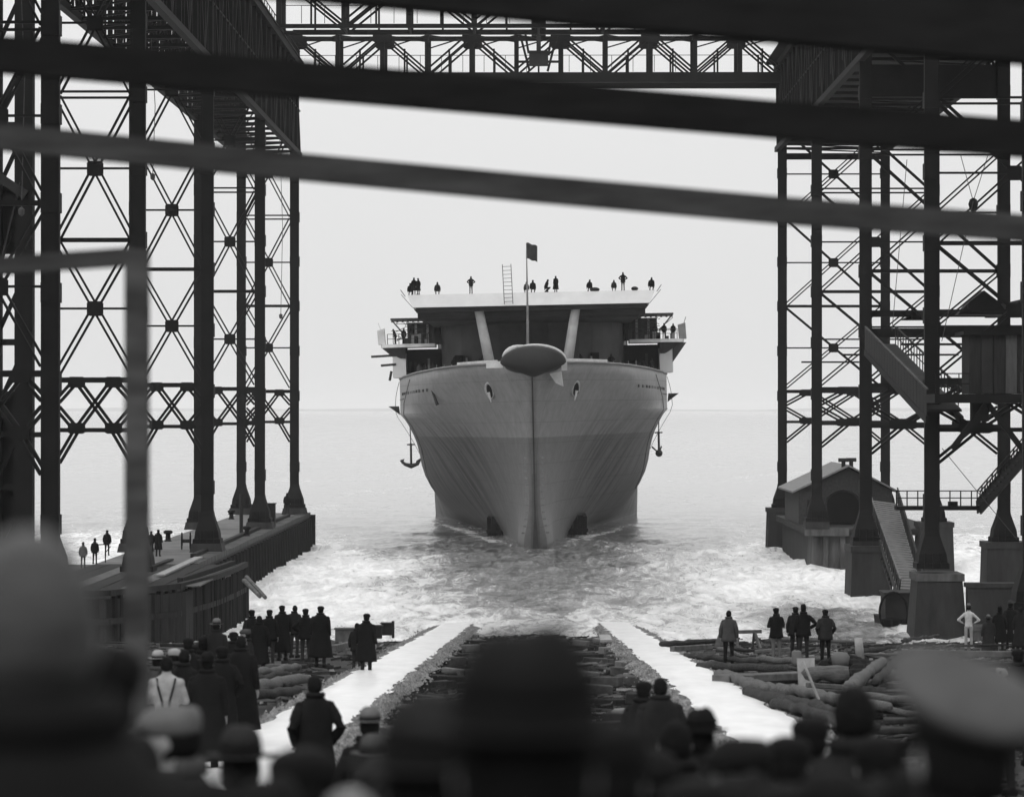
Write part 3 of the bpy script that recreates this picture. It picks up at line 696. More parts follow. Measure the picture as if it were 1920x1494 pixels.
    m.build('platform_railing', steel, r)
    m = MB(); m.bar((x0 + 1.0, D, z0 - .5), (x0 - .9, D, z0 - 3.0), .3, .25); m.bar((x0 + 1.0, D, z0 - .5), (x0 + 3.2, D, z0 - 3.4), .3, .25); m.box(x0 + .2, x0 + 1.1, D, D + .9, z0 - 1.5, z0 - .5); m.build('bracket', steel, r)
    into(r, b)
    # railed footbridge between legs and stair at right edge
    D = 207; s = F / D; z = CH - (948 - HY) / s; r = empty('footbridge', (26.5, D, z), 'railed footbridge between the right gantry legs', 'footbridge'); b = set(bpy.data.objects)
    xa, xb = (1678 - CX) / s, (1838 - CX) / s
    MB().box(xa, xb, D - .6, D + .6, z - .28, z).build('deck', steel, r)
    m = MB()
    for h in (.52, 1.0): m.box(xa, xb, D - .6, D - .54, z + h, z + h + .07)
    x = xa
    while x <= xb + .01: m.box(x - .04, x + .04, D - .6, D - .54, z, z + 1.05); x += (xb - xa) / 8
    m.build('railing', steel, r)
    for k in (.35, .62): MB().box(xa + (xb - xa) * k, xa + (xb - xa) * k + .6, D - .3, D + .3, z + .01, z + .3).build('cleat_box', steel, r)
    into(r, b)
    r = empty('iron_stair', (31, 200, z), 'steep iron stair with lattice rails rising past the right picture edge', 'stair'); b = set(bpy.data.objects)
    a0 = Vector((xb - .2, 206, z - .1)); b0 = P(1960, 812, 190)
    for off in (0, 1.4):
        o = Vector((0, off, 0)); m = MB(); m.bar(a0 + o, b0 + o, .9, .12); m.build('stringer', steel, r)
        m = MB(); up = Vector((0, 0, 1.1)); n = 12
        for i in range(n + 1):
            p = a0.lerp(b0, i / n) + o; m.bar(p, p + up, .07, .06, (1, 0, 0))
            if i < n: q = a0.lerp(b0, (i + 1) / n) + o; m.bar(p + up * .5, q + up * .5, .05, .05); m.bar(p + up, q + up, .07, .07); m.bar(p, q + up, .04, .04)
        m.build('lattice_rail', steel, r)
    for i in range(18): p = a0.lerp(b0, (i + .5) / 18); MB().box(p.x - .18, p.x + .18, p.y + .05, p.y + 1.35, p.z, p.z + .05).build('tread', steel2, r)
    into(r, b)
    # crane rigging lines inside the right gantry
    for i, (x1_, y1_, x2_, y2_, D) in enumerate(((1800, 290, 1824, 378, 170), (1852, 290, 1824, 378, 170), (1824, 378, 1765, 640, 168), (1700, 300, 1672, 620, 180), (1765, 840, 1905, 1010, 176))):
        m = MB(); p, q = P(x1_, y1_, D), P(x2_, y2_, D); m.tube([p, p.lerp(q, .5) - Vector((0, 0, .02)), q], .022, 5)
        tag(m.build('hoist_rope', rope_m), ['thin left rope of the V shaped sling in the right gantry', 'thin right rope of the V shaped sling in the right gantry', 'long thin rope slanting down below the sling', 'long thin rope hanging beside the second outer leg', 'thin rope slanting across the open arch at right'][i], 'rope', 'thin ropes in the right gantry')
    c = P(1824, 380, 170); m = MB(); m.lathe([(.05, -.55), (.2, -.4), (.28, -.1), (.2, .15), (.05, .25)], (0, 0, 0), 10); m.tube([(0, 0, -.55), (.1, 0, -.7), (.02, 0, -.85), (-.1, 0, -.75)], .04, 6)
    tag(m.build('hook_block', steel, None, True, c), 'small hook block hanging at the point of the V sling', 'hook block')
    # machinery housings hung high on the right (dark masses seen against the sky)
    for i, (px0, px1, py0, py1, D, lab) in enumerate(((1795, 1890, 545, 590, 172, 'triangular winch housing on the upper beam of the right gantry'), (1690, 1760, 585, 600, 206, 'small dark winch sitting on the beam left of the thickest right leg'))):
        a, c = P(px0, py1, D), P(px1, py0, D); m = MB(); w = c.x - a.x; h = c.z - a.z
        m.loft([[(0, y, 0), (w, y, 0), (w * .8, y, h * .55), (w * .52, y, h), (w * .22, y, h * .5)] for y in (0, 1.4)]); m.tube([(w * .3, -.3, h * .35), (w * .3, -.02, h * .35)], h * .25, 10)
        tag(m.build('winch_housing', steel, None, False, a), lab, 'winch')
right_side()

# ------------------------------------------------------------------ the carrier
def lerp_tab(tab, x):
    if x <= tab[0][0]: return tab[0][1]
    for (a, b), (c, d) in zip(tab, tab[1:]):
        if x <= c:
            t = (x - a) / (c - a); t = t * t * (3 - 2 * t) * .35 + t * .65
            return b + (d - b) * t
    return tab[-1][1]
WL = [(0, .42), (10, 1.25), (27, 3.0), (45, 5.3), (70, 9.0), (93, 12.2), (110, 12.5), (170, 12.5), (195, 7), (212, 1.5)]
DK = [(0, .30), (3, 2.6), (6, 4.6), (11, 7.2), (18, 9.6), (27, 11.8), (36, 13.3), (46, 14.1), (56, 14.4), (180, 14.4), (200, 10), (214, 6)]
DECKZ = 16.3
def smooth(a, b, x): t = max(0, min(1, (x - a) / (b - a))); return t * t * (3 - 2 * t)
def half(t, z):
    w, d = lerp_tab(WL, t), lerp_tab(DK, t)
    if z < 0: return max(.05, w * (1 - (z / -9) ** 2 * .6))
    top = 16.3 + (12.4 - 16.3) * smooth(8, 34, t)
    s = min(1, z / top)
    k = smooth(16, 60, t); f = w + (d - w) * s ** 1.75
    m_ = max(w, min(12.4, d - .3)); q = w + (m_ - w) * (1 - (1 - min(1, z / 7.5)) ** 2.0) + (d - m_) * max(0, min(1, (z - 5) / (top - 5))) ** 2.6
    v = f * (1 - k) + q * k
    if t < 22: v += .75 * math.exp(-((z - .2) / 2.2) ** 2) * math.exp(-((t - 4) / 7) ** 2)
    return v
def stem(z): return 0 if z < 7.5 else -.055 * (z - 7.5) ** 2
def shz(t, z): return z if z <= 12.42 else 12.42 + (z - 12.42) * (16.75 - .75 * smooth(6, 45, t) - 12.42) / 3.88
def hpt(t, z, s=1): return Vector((s * half(t, z), t + stem(z) * max(0, 1 - t / 16), shz(t, z)))
ship = empty('aircraft_carrier', (-.27, 275, 0), 'huge grey aircraft carrier just launched, seen bow on, afloat beyond the slipway', 'aircraft carrier')
ship.rotation_euler = (0, R(-1.15), 0)
def carrier():
    ts = [0, .4, .9, 1.6, 2.5, 3.6, 5, 6.5, 8.2, 10, 12, 14.5, 17, 20, 23.5, 27, 31, 35, 40, 45, 50, 56, 62, 70, 78, 86, 94, 103, 115, 130, 150, 170, 185, 197, 207, 214]
    zs = [-4, -2, -.8, 0, .5, 1, 1.6, 2.4, 3.3, 4.4, 5.6, 6.8, 8, 9.1, 10.05, 11, 11.8, 12.4, 12.42, 13.4, 14.4, 15.4, 16.3]
    m = MB(); nz = len(zs); vs = []
    for s in (-1, 1):
        for t in ts:
            for z in zs:
                p = hpt(t, z, s)
                if z == 12.4 and t > 30: p.x += s * .09
                if t == 0: p.x = s * .20 if z > 3 else s * .28
                vs.append(p)
    nt_ = len(ts); fs = []
    for k in (0, 1):
        o = k * nt_ * nz
        for i in range(nt_ - 1):
            for j in range(nz - 1):
                a = o + i * nz + j; f = (a, a + 1, a + nz + 1, a + nz); fs.append(f if k == 0 else f[::-1])
    for j in range(nz - 1): fs.append((j, nt_ * nz + j, nt_ * nz + j + 1, j + 1))                     # stem bar
    e = (nt_ - 1) * nz
    for j in range(nz - 1): fs.append((e + j, e + j + 1, nt_ * nz + e + j + 1, nt_ * nz + e + j))
    for i in range(nt_ - 1): a = i * nz + nz - 1; fs.append((a, nt_ * nz + a, nt_ * nz + a + nz, a + nz))   # foredeck
    m.add(vs, fs); hull = m.build('hull', hull_m, ship, True)
    hull.data.polygons.foreach_set('use_smooth', [len(set(round(hull.data.vertices[v].co.z, 2) for v in p.vertices)) > 1 for p in hull.data.polygons])
    # dark centre seam of the stem, split at the forefoot
    m = MB(); m.tube([(0, stem(z) - .06, z) for z in (2.2, 5, 7.5, 10, 13, 15.8)], .07, 6); m.build('stem_bar', dark_p, hull)
    m = MB(); m.loft([[(-.32, -.4, -.6), (.32, -.4, -.6), (.32, .3, -.6), (-.32, .3, -.6)], [(-.07, -.12, 3.0), (.07, -.12, 3.0), (.07, .3, 3.0), (-.07, .3, 3.0)]]); m.build('forefoot_slot', dark_p, hull)
    for s in (-1, 1):
        for k in range(12):
            z = 1.4 + k * .62; p = hpt(.9, z, s); MB().bar(p + Vector((s * .04, -.05, 0)), p + Vector((s * .30, .06, 0)), .16, .03, (0, 0, 1)).build('draught_mark', grey_p, hull)
    # lighter sheer strake edge and toe rail
    for s in (-1, 1):
        pts = [hpt(t, 16.3, s) + Vector((s * .03, 0, .06)) for t in ts if t <= 185]
        m = MB(); m.tube(pts, .09, 5); m.build('gunwale', grey_p, hull)
        pts = [hpt(t, 14.0, s) + Vector((s * .01, -.02, 0)) for t in ts if 34 <= t <= 150]
        m = MB(); m.tube(pts, .05, 4); m.build('rubbing_strake', dark_p, hull)
        # row of name letters and scuppers under the rail, too blurred to read
        for k in range(13):
            t = 21 + k * 1.5; p = hpt(t, 14.55 + .0 * k, s); q = hpt(t + .8, 14.55, s); d = (q - p)
            m = MB(); m.bar(p + Vector((s * .02, -.03, 0)), p + d * (.5 + .4 * (k % 3) / 2) + Vector((s * .02, -.03, 0)), .26, .06, (0, 0, 1)); m.build('scupper', dark_p, hull)
    # hawse pipes with pale lips
    for s in (-1, 1):
        c = hpt(6.2, 14.2, s); n = Vector((s * .62, -.75, -.25)).normalized()
        m = MB(); u = Vector((0, 0, 1)).cross(n).normalized(); v = n.cross(u)
        ring = [c + n * .12 + (u * math.cos(a) * .42 + v * math.sin(a) * .72) for a in [k * math.pi / 9 for k in range(19)]]
        m.tube(ring, [.05 + .09 * abs(math.sin(k * math.pi / 18 * 1.0 + (0.4 if s < 0 else .4))) for k in range(19)], 7); hw = m.build('hawse_lip', grey_l, hull, True)
        m = MB(); m.loft([[c + n * .12 + (u * math.cos(a) * .46 + v * math.sin(a) * .72) for a in [k * math.pi / 7 for k in range(14)]], [c + n * .17 + (u * math.cos(a) * .46 + v * math.sin(a) * .72) for a in [k * math.pi / 7 for k in range(14)]]]); m.build('hawse_hole', black, hw)
        ch = MB(); ch.tube([c + n * .3 + Vector((0, 0, -.1)), c + n * .34 + Vector((-s * .25, 0, -1.0))], [.16, .05], 6); ch.build('chain_lip', offw, hw)
    # bow fairing: big dark dish with a white rim
    m = MB()
    def fn(p): return Vector((p.x * (1 if p.z > -.1 else 1 - .75 * (-.1 - p.z)), min(p.y, .3), p.z if p.z > 0 else p.z * .85))
    m.ell((.12, -3.75, 16.75), (2.95, .85, 1.5), 32, 18, 0, fn); m.ell((.12, -2.2, 16.5), (2.6, 1.9, .75), 20, 10); bf = m.build('bow_fairing', grey_p, ship, True); bf.data.materials[0] = mat('fairing_paint', .012, .6, .25, .8, .1)
    m = MB(); ring = [(.12 + 2.96 * math.cos(a), -3.5, 16.80 + 1.52 * math.sin(a)) for a in [k * math.pi / 20 for k in range(0, 14)]]; m.tube(ring, [.08 + .06 * math.sin(k * .25) for k in range(14)], 7); m.build('fairing_rim', offw, bf, True)
    m = MB(); ring = [(.12 + 2.9 * math.cos(a), -3.3, 16.85 + 1.55 * math.sin(a)) for a in [k * math.pi / 20 for k in range(12, 19)]]; m.tube(ring, [.05, .16, .24, .26, .22, .14, .05], 8); m.build('fairing_rim', offw, bf, True)
    m = MB(); m.loft([[(1.55, -2.0, 15.75), (2.6, -1.1, 15.95), (2.65, -.8, 15.9)], [(2.1, -1.8, 14.9), (2.75, -1.2, 14.6), (2.8, -.9, 14.6)]]); m.build('roller_guard', grey_l, bf)
    for s, x0, x1, z0, z1 in ((-1, -4.1, -2.6, 16.35, 16.95), (1, 2.65, 3.15, 16.0, 17.1)):
        MB().box(x0, x1, -2.9, -2.5, z0, z1).build('side_chock', offw, bf)
    for s in (-1, 1):                                 # white bulwark pieces along the foredeck edge
        pts = [hpt(t, 16.3, s) + Vector((-s * .2, 0, .22)) for t in (4.2, 6, 8.5, 11)]
        for a, b in zip(pts, pts[1:]): MB().bar(a, b, .32, .1, (0, 0, 1)).build('bulwark', offw, ship)
    # jackstaff
    m = MB(); m.tube([(-.35, -1.4, 17.6), (-.3, -1.4, 21.5), (-.28, -1.4, 27.55)], [.13, .10, .035], 8); js = m.build('jackstaff', grey_p, ship)
    # flight deck
    ZT = 24.05; t0, t1 = 22, 196; wt, wb = 12.15, 11.6
    m = MB(); m.loft([[(-wt, t0 + 1.3, ZT), (wt, t0 + 1.3, ZT), (wb, t0, ZT - 1.3), (-wb, t0, ZT - 1.3)], [(-wt - .6, 60, ZT), (wt + .6, 60, ZT), (wb + .6, 60, ZT - 1.0), (-wb - .6, 60, ZT - 1.0)], [(-wt - .6, t1, ZT), (wt + .6, t1, ZT), (wb + .6, t1, ZT - 1.0), (-wb - .6, t1, ZT - 1.0)]]); fd = m.build('flight_deck', white_p, ship)
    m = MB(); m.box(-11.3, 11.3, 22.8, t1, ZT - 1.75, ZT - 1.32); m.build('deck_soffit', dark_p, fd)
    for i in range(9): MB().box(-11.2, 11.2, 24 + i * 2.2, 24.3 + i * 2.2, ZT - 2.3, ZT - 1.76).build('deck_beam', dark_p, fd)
    for s in (-1, 1):
        m = MB(); m.bar((s * 11.6, 22.4, ZT - 1.3), (s * 12.7, 22.4, ZT + .0), .05, .05); m.bar((s * 12.3, 22.2, ZT - .2), (s * 12.8, 23.5, ZT + .5), .05, .05); m.build('deck_edge_stay', dark_p, fd)
    # dark roof piece tapering beneath the deck, hangar sides and front screen
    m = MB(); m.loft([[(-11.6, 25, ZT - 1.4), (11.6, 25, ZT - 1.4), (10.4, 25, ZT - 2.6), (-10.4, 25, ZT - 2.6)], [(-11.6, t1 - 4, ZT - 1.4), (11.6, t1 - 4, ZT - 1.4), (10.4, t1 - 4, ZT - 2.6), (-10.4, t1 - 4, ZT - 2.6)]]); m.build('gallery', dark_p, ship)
    n = 18; wall = [[(-10.3, 44 - .0, z) for z in (0,)]]
    ringo = []
    for k in range(n + 1):
        a = math.pi * k / n; ringo.append((-9.6 * math.cos(a), 46 - 12 * math.sin(a) * .8))
    ringo = [(-10.3, 60)] + ringo + [(10.3, 60)]
    m = MB(); vs = []; fs = []
    for x, y in ringo: vs += [(x, y, 16.3), (x, y, ZT - 1.8)]
    for i in range(len(ringo) - 1): fs.append((2 * i, 2 * i + 1, 2 * i + 3, 2 * i + 2))
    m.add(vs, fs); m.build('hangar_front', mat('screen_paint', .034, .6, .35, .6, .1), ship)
    for s in (-1, 1):
        m = MB(); m.box(s * 10.3 - .15, s * 10.3 + .15, 60, t1 - 6, 16.3, ZT - 1.5); m.build('hangar_wall', grey_p, ship)
    for x in (-7.6, -2.6, 2.2, 6.4): MB().box(x - .45, x + .45, 35.0 if abs(x) < 5 else 38.2, 36.5 if abs(x) < 5 else 40, 16.4, 18.3).build('screen_door', black, ship)
    for x, z in ((-6.6, 1.6), (-5.6, 1.2), (-1.9, 1.7), (3.0, 2.0), (5.9, 1.5), (7.4, 1.2)): m = MB(); m.tube([(x, 30, 16.3), (x, 30, 16.3 + z)], .12, 6); m.build('ventilator', grey_p, ship)
    # pale raking struts
    for a, b in (((-4.0, 21.6, 16.3), (-5.2, 23.4, ZT - 1.35)), ((3.3, 21.6, 16.3), (4.4, 23.4, ZT - 1.35))):
        m = MB(); m.tube([a, b], [.52, .45], 12); m.build('raking_strut', grey_l, ship, True)
    # side galleries with gun platforms
    for s in (-1, 1):
        def X(a, b): return (min(s * a, s * b), max(s * a, s * b))
        T = 45
        m = MB(); x0, x1 = X(9.7, 13.4); m.box(x0, x1, T + 3, T + 3.3, 16.3, 19.2); m.build('side_recess', black, ship)
        m = MB(); x0, x1 = X(13.35, 14.75); m.loft([[(x0, T, 16.2), (x1, T, 16.2), (x1, T + 6, 16.2), (x0, T + 6, 16.2)], [(x0, T, 19.0), (x1, T, 19.0), (x1, T + 6, 19.0), (x0, T + 6, 19.0)]]); m.build('side_pillar', white_p, ship)
        n = 16; pl = [(s * (13.4 + 2.6 * math.cos(k * math.pi / n - math.pi / 2)), T + 1.2 + 2.7 * math.sin(k * math.pi / n - math.pi / 2)) for k in range(n + 1)] + [(s * 10.2, T + 3.9), (s * 10.2, T - 1.2)]
        m = MB(); m.loft([[(x, y, 19.35) for x, y in pl], [(x, y, 19.7) for x, y in pl]]); gp = m.build('gun_platform', offw, ship)
        m = MB(); m.loft([[(s * 13.4 + (x - s * 13.4) * .45, T + 1.2 + (y - T - 1.2) * .5, 18.2) for x, y in pl[:n + 1]], [(x - s * .1, y, 19.34) for x, y in pl[:n + 1]]]); m.build('sponson', dark_p, gp)
        m = MB(); x0, x1 = X(9.8, 13.2); m.box(x0, x1, T + 1.2, T + 6, 19.71, 22.0); m.build('gallery_room', mat('gallery_%d' % s, .02, .7, .5, .8, .1), ship)
        for k in range(5): x0, x1 = X(10.3 + k * .62, 10.55 + k * .62); MB().box(x0, x1, T + 1.0, T + 1.15, 19.72, 21.9).build('gallery_post', grey_p if k % 2 else dark_p, ship)
        m = MB(); x0, x1 = X(9.9, 14.9); m.box(x0, x1, T, T + 6, 22.25, 22.45)
        for k in range(9): a, b = X(10.2 + k * .55, 10.42 + k * .55); m.box(a, b, T - .05, T + .0, 22.0, 22.24)
        m.bar((s * 14.8, T, 22.3), (s * 13.4, T, 20.6), .14, .2); m.build('gallery_roof', dark_p, ship)
        m = MB(); x0, x1 = X(15.5, 16.25); m.hexa([(x0, T + .4, 19.7), (x1, T + .4, 19.7), (x1, T + 1.6, 19.7), (x0, T + 1.6, 19.7)], [(x0 - .1, T + .4, 21.2), (x1 - .1, T + .4, 21.4), (x1 - .1, T + 1.6, 21.4), (x0 - .1, T + 1.6, 21.2)]); m.bar((s * 15.9, T, 21.1), (s * 16.2, T, 22.0), .07, .07); m.build('splinter_screen', grey_p if s > 0 else offw, gp)
        if s < 0:
            for z, xa in ((18.55, 17.0), (17.6, 16.0)): m = MB(); m.tube([(-xa, T, z - .1), (-14.4, T, z)], .13, 7); m.build('boom', dark_p, ship)
            m = MB(); m.tube([(-14.9, T, 16.9), (-15.1, T, 15.9)], .15, 6); m.build('side_fitting', dark_p, ship)
        else:
            m = MB(); m.loft([[(14.7, T, 17.2), (14.7, T + 2, 17.2), (16.2, T + 2, 19.3), (16.2, T, 19.3)], [(14.7, T, 18.6), (14.7, T + 2, 18.6), (15.2, T + 2, 19.3), (15.2, T, 19.3)]]); m.build('sponson_bracket', dark_p, ship)
        m = MB(); z = 14.0 if s > 0 else 13.2; m.loft([[(s * 14.3, T + 4, z - .9), (s * 14.3, T + 5, z - .9), (s * 14.4, T + 5, z)], [(s * 14.3, T + 4, z - .88), (s * 15.5, T + 5, z), (s * 15.5, T + 4, z)]]); m.build('side_bracket', dark_p, ship)
        # stanchions, rails, lockers and gear cluttering the platform edge and gallery
        rr = random.Random(40 + s)
        m = MB()
        for k in range(9): xx = s * (10.4 + k * .6); m.tube([(xx, T - 1.1 + .12 * k * .2, 19.7), (xx, T - 1.1, 20.75)], .04, 5)
        m.tube([(s * 10.4, T - 1.1, 20.75), (s * 15.2, T - 1.1, 20.75)], .035, 5); m.tube([(s * 10.4, T - 1.1, 20.25), (s * 15.2, T - 1.1, 20.25)], .03, 5); m.build('platform_railing', dark_p, gp)
        for k in range(8):
            xx = s * rr.uniform(10.2, 14.8); w_, h_ = rr.uniform(.2, .5), rr.uniform(.3, 1.2); MB().box(xx - w_ / 2, xx + w_ / 2, T - .6, T - .1, 19.71, 19.71 + h_).build('gear_locker', rr.choice([dark_p, grey_p, black]), gp)
        for k in range(7):
            xx = s * rr.uniform(9.6, 13.2); h_ = rr.uniform(.5, 2.2); MB().box(xx - .12, xx + .12, T + 2.5, T + 2.8, 16.1, 16.1 + h_).build('deck_fitting', rr.choice([dark_p, grey_p, black]), ship)
        m = MB()
        for k in range(12):
            a_, b_ = rr.uniform(9.8, 14.9), rr.uniform(9.8, 14.9); m.tube([(s * a_, T - .3, rr.uniform(19.8, 22.2)), (s * b_, T - .2, rr.uniform(19.8, 22.2))], .03, 4)
        tag(m.build('rigging_wires', dark_p, ship), kind='stuff')
        for k in range(4): xx = s * (8.0 + k * .75); m = MB(); m.tube([(xx, 26, 16.2), (xx, 26, 17.2)], .045, 5); m.build('rail_stanchion', grey_p, ship)
        # drag lines down the hull
        for k, (ta, tb) in enumerate(((43, 60),)):
            pts = [hpt(ta + (tb - ta) * u, 16 - u * (8 + 5 * k), s) + Vector((s * (.12 + .5 * math.sin(u * 3.14)), -.15, 0)) for u in [i / 10 for i in range(11)]]
            m = MB(); m.tube(pts, .028, 4); m.build('drag_line', rope_m, ship)
        pts = [hpt(30 + 22 * u, 15.9 - u * 12, s) + Vector((s * .08, -.2, 0)) for u in [i / 10 for i in range(11)]]
        m = MB(); m.tube(pts, .035, 4); m.build('hull_line', rope_m, ship)
        # anchor hanging on its cable
        ax = s * 14.15; at = 72; z = 6.5 if s < 0 else 7.3
        m = MB(); m.tube([(ax, at, z), (ax, at, z + 2.5)], .13, 7); m.tube([(ax - .45, at, z + 2.35), (ax + .45, at, z + 2.35)], .08, 6)
        if s < 0:
            m.tube([(ax - 1.15, at, z + .65), (ax - .75, at, z + .12), (ax, at, z - .12), (ax + .75, at, z + .12), (ax + 1.15, at, z + .65)], [.05, .2, .3, .2, .05], 7)
            m.loft([[(ax - 1.3, at - .1, z + .55), (ax - .75, at - .1, z + .75), (ax - 1.0, at - .1, z + .1)], [(ax - 1.3, at + .1, z + .55), (ax - .75, at + .1, z + .75), (ax - 1.0, at + .1, z + .1)]])
            m.loft([[(ax + 1.6, at - .1, z + 1.1), (ax + .6, at - .1, z + .5), (ax + .5, at - .1, z + .1)], [(ax + 1.6, at + .1, z + 1.1), (ax + .6, at + .1, z + .5), (ax + .5, at + .1, z + .1)]])
        else: m.ell((ax, at, z), (.42, .42, .42), 10, 7); m.tube([(ax - .8, at, z + .75), (ax, at, z), (ax + .3, at, z + .8)], .1, 6)
        an = m.build('anchor', dark_p, ship, True)
        m = MB(); m.tube([(ax, at, z + 2.4), hpt(at, 12.0, s) + Vector((s * .1, 0, 0))], .07, 6); m.build('cable', dark_p, an)
    for x, z, t in ((-7.7, 14.6, 22), ):
        p = hpt(20, 14.2, -1); m = MB(); m.tube([p + Vector((-.1, -.1, .3)), p + Vector((.4, -.35, -1.1))], [.1, .2], 6); m.build('fender_bag', dark_p, ship)
carrier()
def onship(v): return ship.matrix_basis @ Vector(v)
# jack flag: flies from the staff, a part of nothing else
m = MB(); n = 8; vs = []; 
for j in range(7):
    for i in range(n + 1):
        u = i / n; vs.append((-.1 + u * 1.02, .12 * math.sin(u * 7 + j * .4), 1.55 - j * .24 - .32 * u * u + .06 * math.sin(u * 9)))
m.add(vs, [(j * (n + 1) + i, j * (n + 1) + i + 1, (j + 1) * (n + 1) + i + 1, (j + 1) * (n + 1) + i) for j in range(6) for i in range(n)])
fl = m.build('flag', mat('flag_cloth', .035, .9, .35, 4, .2), None, True, onship((-.25, -1.4, 26.0))); tag(fl, 'small dark flag flying from the staff at the bow of the ship', 'flag')
so = fl.modifiers.new('s', 'SOLIDIFY'); so.thickness = .01
# ladder standing at the deck edge
lad = empty('ladder', onship((-2.2, 21.9, 22.9)), 'pale ladder rising above the front edge of the flight deck', 'ladder'); lad.rotation_euler = (0, R(-3), 0)
for s in (-.42, .42): MB().tube([(s, 0, 0), (s, .02, 3.9)], .045, 6).build('rail', grey_p, lad)
for k in range(10): MB().tube([(-.42, .0, .25 + k * .38), (.42, 0, .25 + k * .38)], .03, 5).build('rung', grey_p, lad)
# fore poppets: the dark cradles still under the bow
for s in (-1, 1):
    o = empty('launching_cradle', onship((s * 3.75, 29, 0)), 'dark timber launching cradle still wedged under the ' + ('left' if s < 0 else 'right') + ' side of the bow', 'cradle', 'launching cradles under the bow')
    for k in range(5):
        x = -1.05 + k * .47; m = MB(); m.hexa([(x, -1, -2), (x + .42, -1, -2), (x + .42, 3, -2), (x, 3, -2)], [(x + (-.1 if s < 0 else .1), -.6, 2.05 - .1 * abs(k - 2)), (x + .42 + (-.1 if s < 0 else .1), -.6, 2.0 - .1 * abs(k - 2)), (x + .42, 3, 2.0), (x, 3, 2.0)]); m.build('upright_timber', wood_d, o)
    MB().box(-1.2, 1.45, -1.2, -1.03, .35, .65).build('binding_plank', wood_d, o)

# ------------------------------------------------------------------ debris on the slip
def log(p, q, r0, r1, mt, lab, grp, name='log', seed=0):
    p, q = Vector(p), Vector(q); L_ = (q - p).length; n = max(4, int(L_ / .45)); rnd = random.Random(seed)
    pts = []; rs = []
    for i in range(n + 1):
        t = i / n; w = p.lerp(q, t) - p; w += Vector((0, rnd.uniform(-1, 1) * .05, rnd.uniform(-1, 1) * .04)) * (0 < i < n); pts.append(w); rs.append((r0 + (r1 - r0) * t) * rnd.uniform(.84, 1.1) * (.8 if i in (0, n) else 1) * (1.22 if rnd.random() < .08 else 1))
    m = MB(); m.tube(pts, rs, 9); m.v = [tuple(Vector(v) + Vector(noise.noise_vector(Vector(v) * 2.3 + Vector((seed, 0, 0)))) * r0 * .22) for v in m.v]; o = m.build(name, mt, None, True, p); return tag(o, lab, name, grp)
def beam(p, q, w, h, mt, lab, grp, name='timber'):
    p, q = Vector(p), Vector(q); m = MB(); m.bar((0, 0, 0), q - p, h, w); me = m.mesh(name, mt)
    b = bmesh.new(); b.from_mesh(me); bmesh.ops.bevel(b, geom=b.edges[:], offset=.02, segments=1, affect='EDGES'); b.to_mesh(me); b.free()
    o = bpy.data.objects.new(name, me); C.objects.link(o); o.location = p; return tag(o, lab, name, grp)
GR = 'logs and timbers lying beside the right way'; GL = 'logs and timbers lying beside the left way'
def gl_(x1, y1, x2, y2, r, mt, lab, grp, dz=0, kind='log', r1=None, w=None):
    r *= .8; p, q = G(x1, y1, -.1 + dz + r), G(x2, y2, -.1 + dz + r)
    if kind == 'log': return log(p, q, r, r1 or r * .85, mt, lab, grp, 'log', int(x1 + y1))
    return beam(p, q, w or r * 2, r * 2, mt, lab, grp)
pale_log = mat('barkless_log', .075, .85, .6, 4, .9, (.6, 5, 5), detail=9)
gl_(1310, 1247, 1530, 1256, .17, log_m, 'long thin dark log lying level in front of the standing men', GR)
gl_(1500, 1262, 1590, 1262, .34, pale_log, 'thick pale log lying just right of the five standing men', GR, .1)
gl_(1285, 1228, 1420, 1240, .14, log_m, 'thin log ending at the feet of the leftmost standing man', GR)
gl_(1420, 1235, 1500, 1240, .16, pale_log, 'short pale log behind the legs of the standing men', GR, .05)
gl_(1345, 1262, 1440, 1290, .20, pale_log, 'broad pale log lying aslant close to the right way', GR)
gl_(1400, 1283, 1665, 1322, .19, pale_log, 'longest pale log slanting down to the right across the heap', GR)
gl_(1400, 1296, 1600, 1345, .21, log_m, 'dark log lying below and along the longest pale one', GR)
gl_(1450, 1318, 1640, 1362, .17, log_m, 'lowest dark log nearest the right way and the crowd', GR)
gl_(1590, 1290, 1655, 1238, .2, pale_log, 'thick log pointing up to the right beside the officer cap', GR, .35)
gl_(1640, 1278, 1690, 1228, .14, log_m, 'thin log parallel to the thick one pointing up to the right', GR, .3)
gl_(1630, 1268, 1720, 1255, .12, pale_log, 'thin pale log crossing behind the officer cap', GR, .2)
gl_(1600, 1304, 1720, 1312, .15, pale_log, 'pale log running level into the officer cap', GR, .1)
gl_(1690, 1222, 1960, 1226, .13, wood_m, 'long level edge timber at the foot of the far right onlookers', GR, .1, 'beam')
gl_(1240, 1206, 1345, 1200, .15, log_m, 'dark log at the water edge beside the right way', GR, .1)
gl_(1260, 1216, 1330, 1212, .12, wood_m, 'short timber at the water edge behind the dark log', GR, .2, 'beam')
gl_(1350, 1272, 1575, 1262, .13, wood_m, 'flat timber crossing under the leaning pale board', GR, .05, 'beam', w=.6)
gl_(1690, 1200, 1760, 1190, .1, log_m, 'small dark log beside the large tapered pier', GR, .1)
def lab_for(kind, tone, thick, p, side):
    far = 'at the water edge' if p.y > 118 else ('in the middle of the heap' if p.y > 82 else 'near the crowd')
    far = {'at the water edge': 'at the water edge', 'in the middle of the heap': 'mid heap', 'near the crowd': 'near the crowd'}[far]
    k = abs(p.x)
    where = ('close to the %s way' % side) if k < 9 else ('some way off the %s way' % side if k < 14 else ('towards the concrete piers' if side == 'right' else 'towards the jetty'))
    return '%s %s %s %s, %s' % ('thick' if thick else 'thin', tone, kind, far, where)
rnd = random.Random(12)
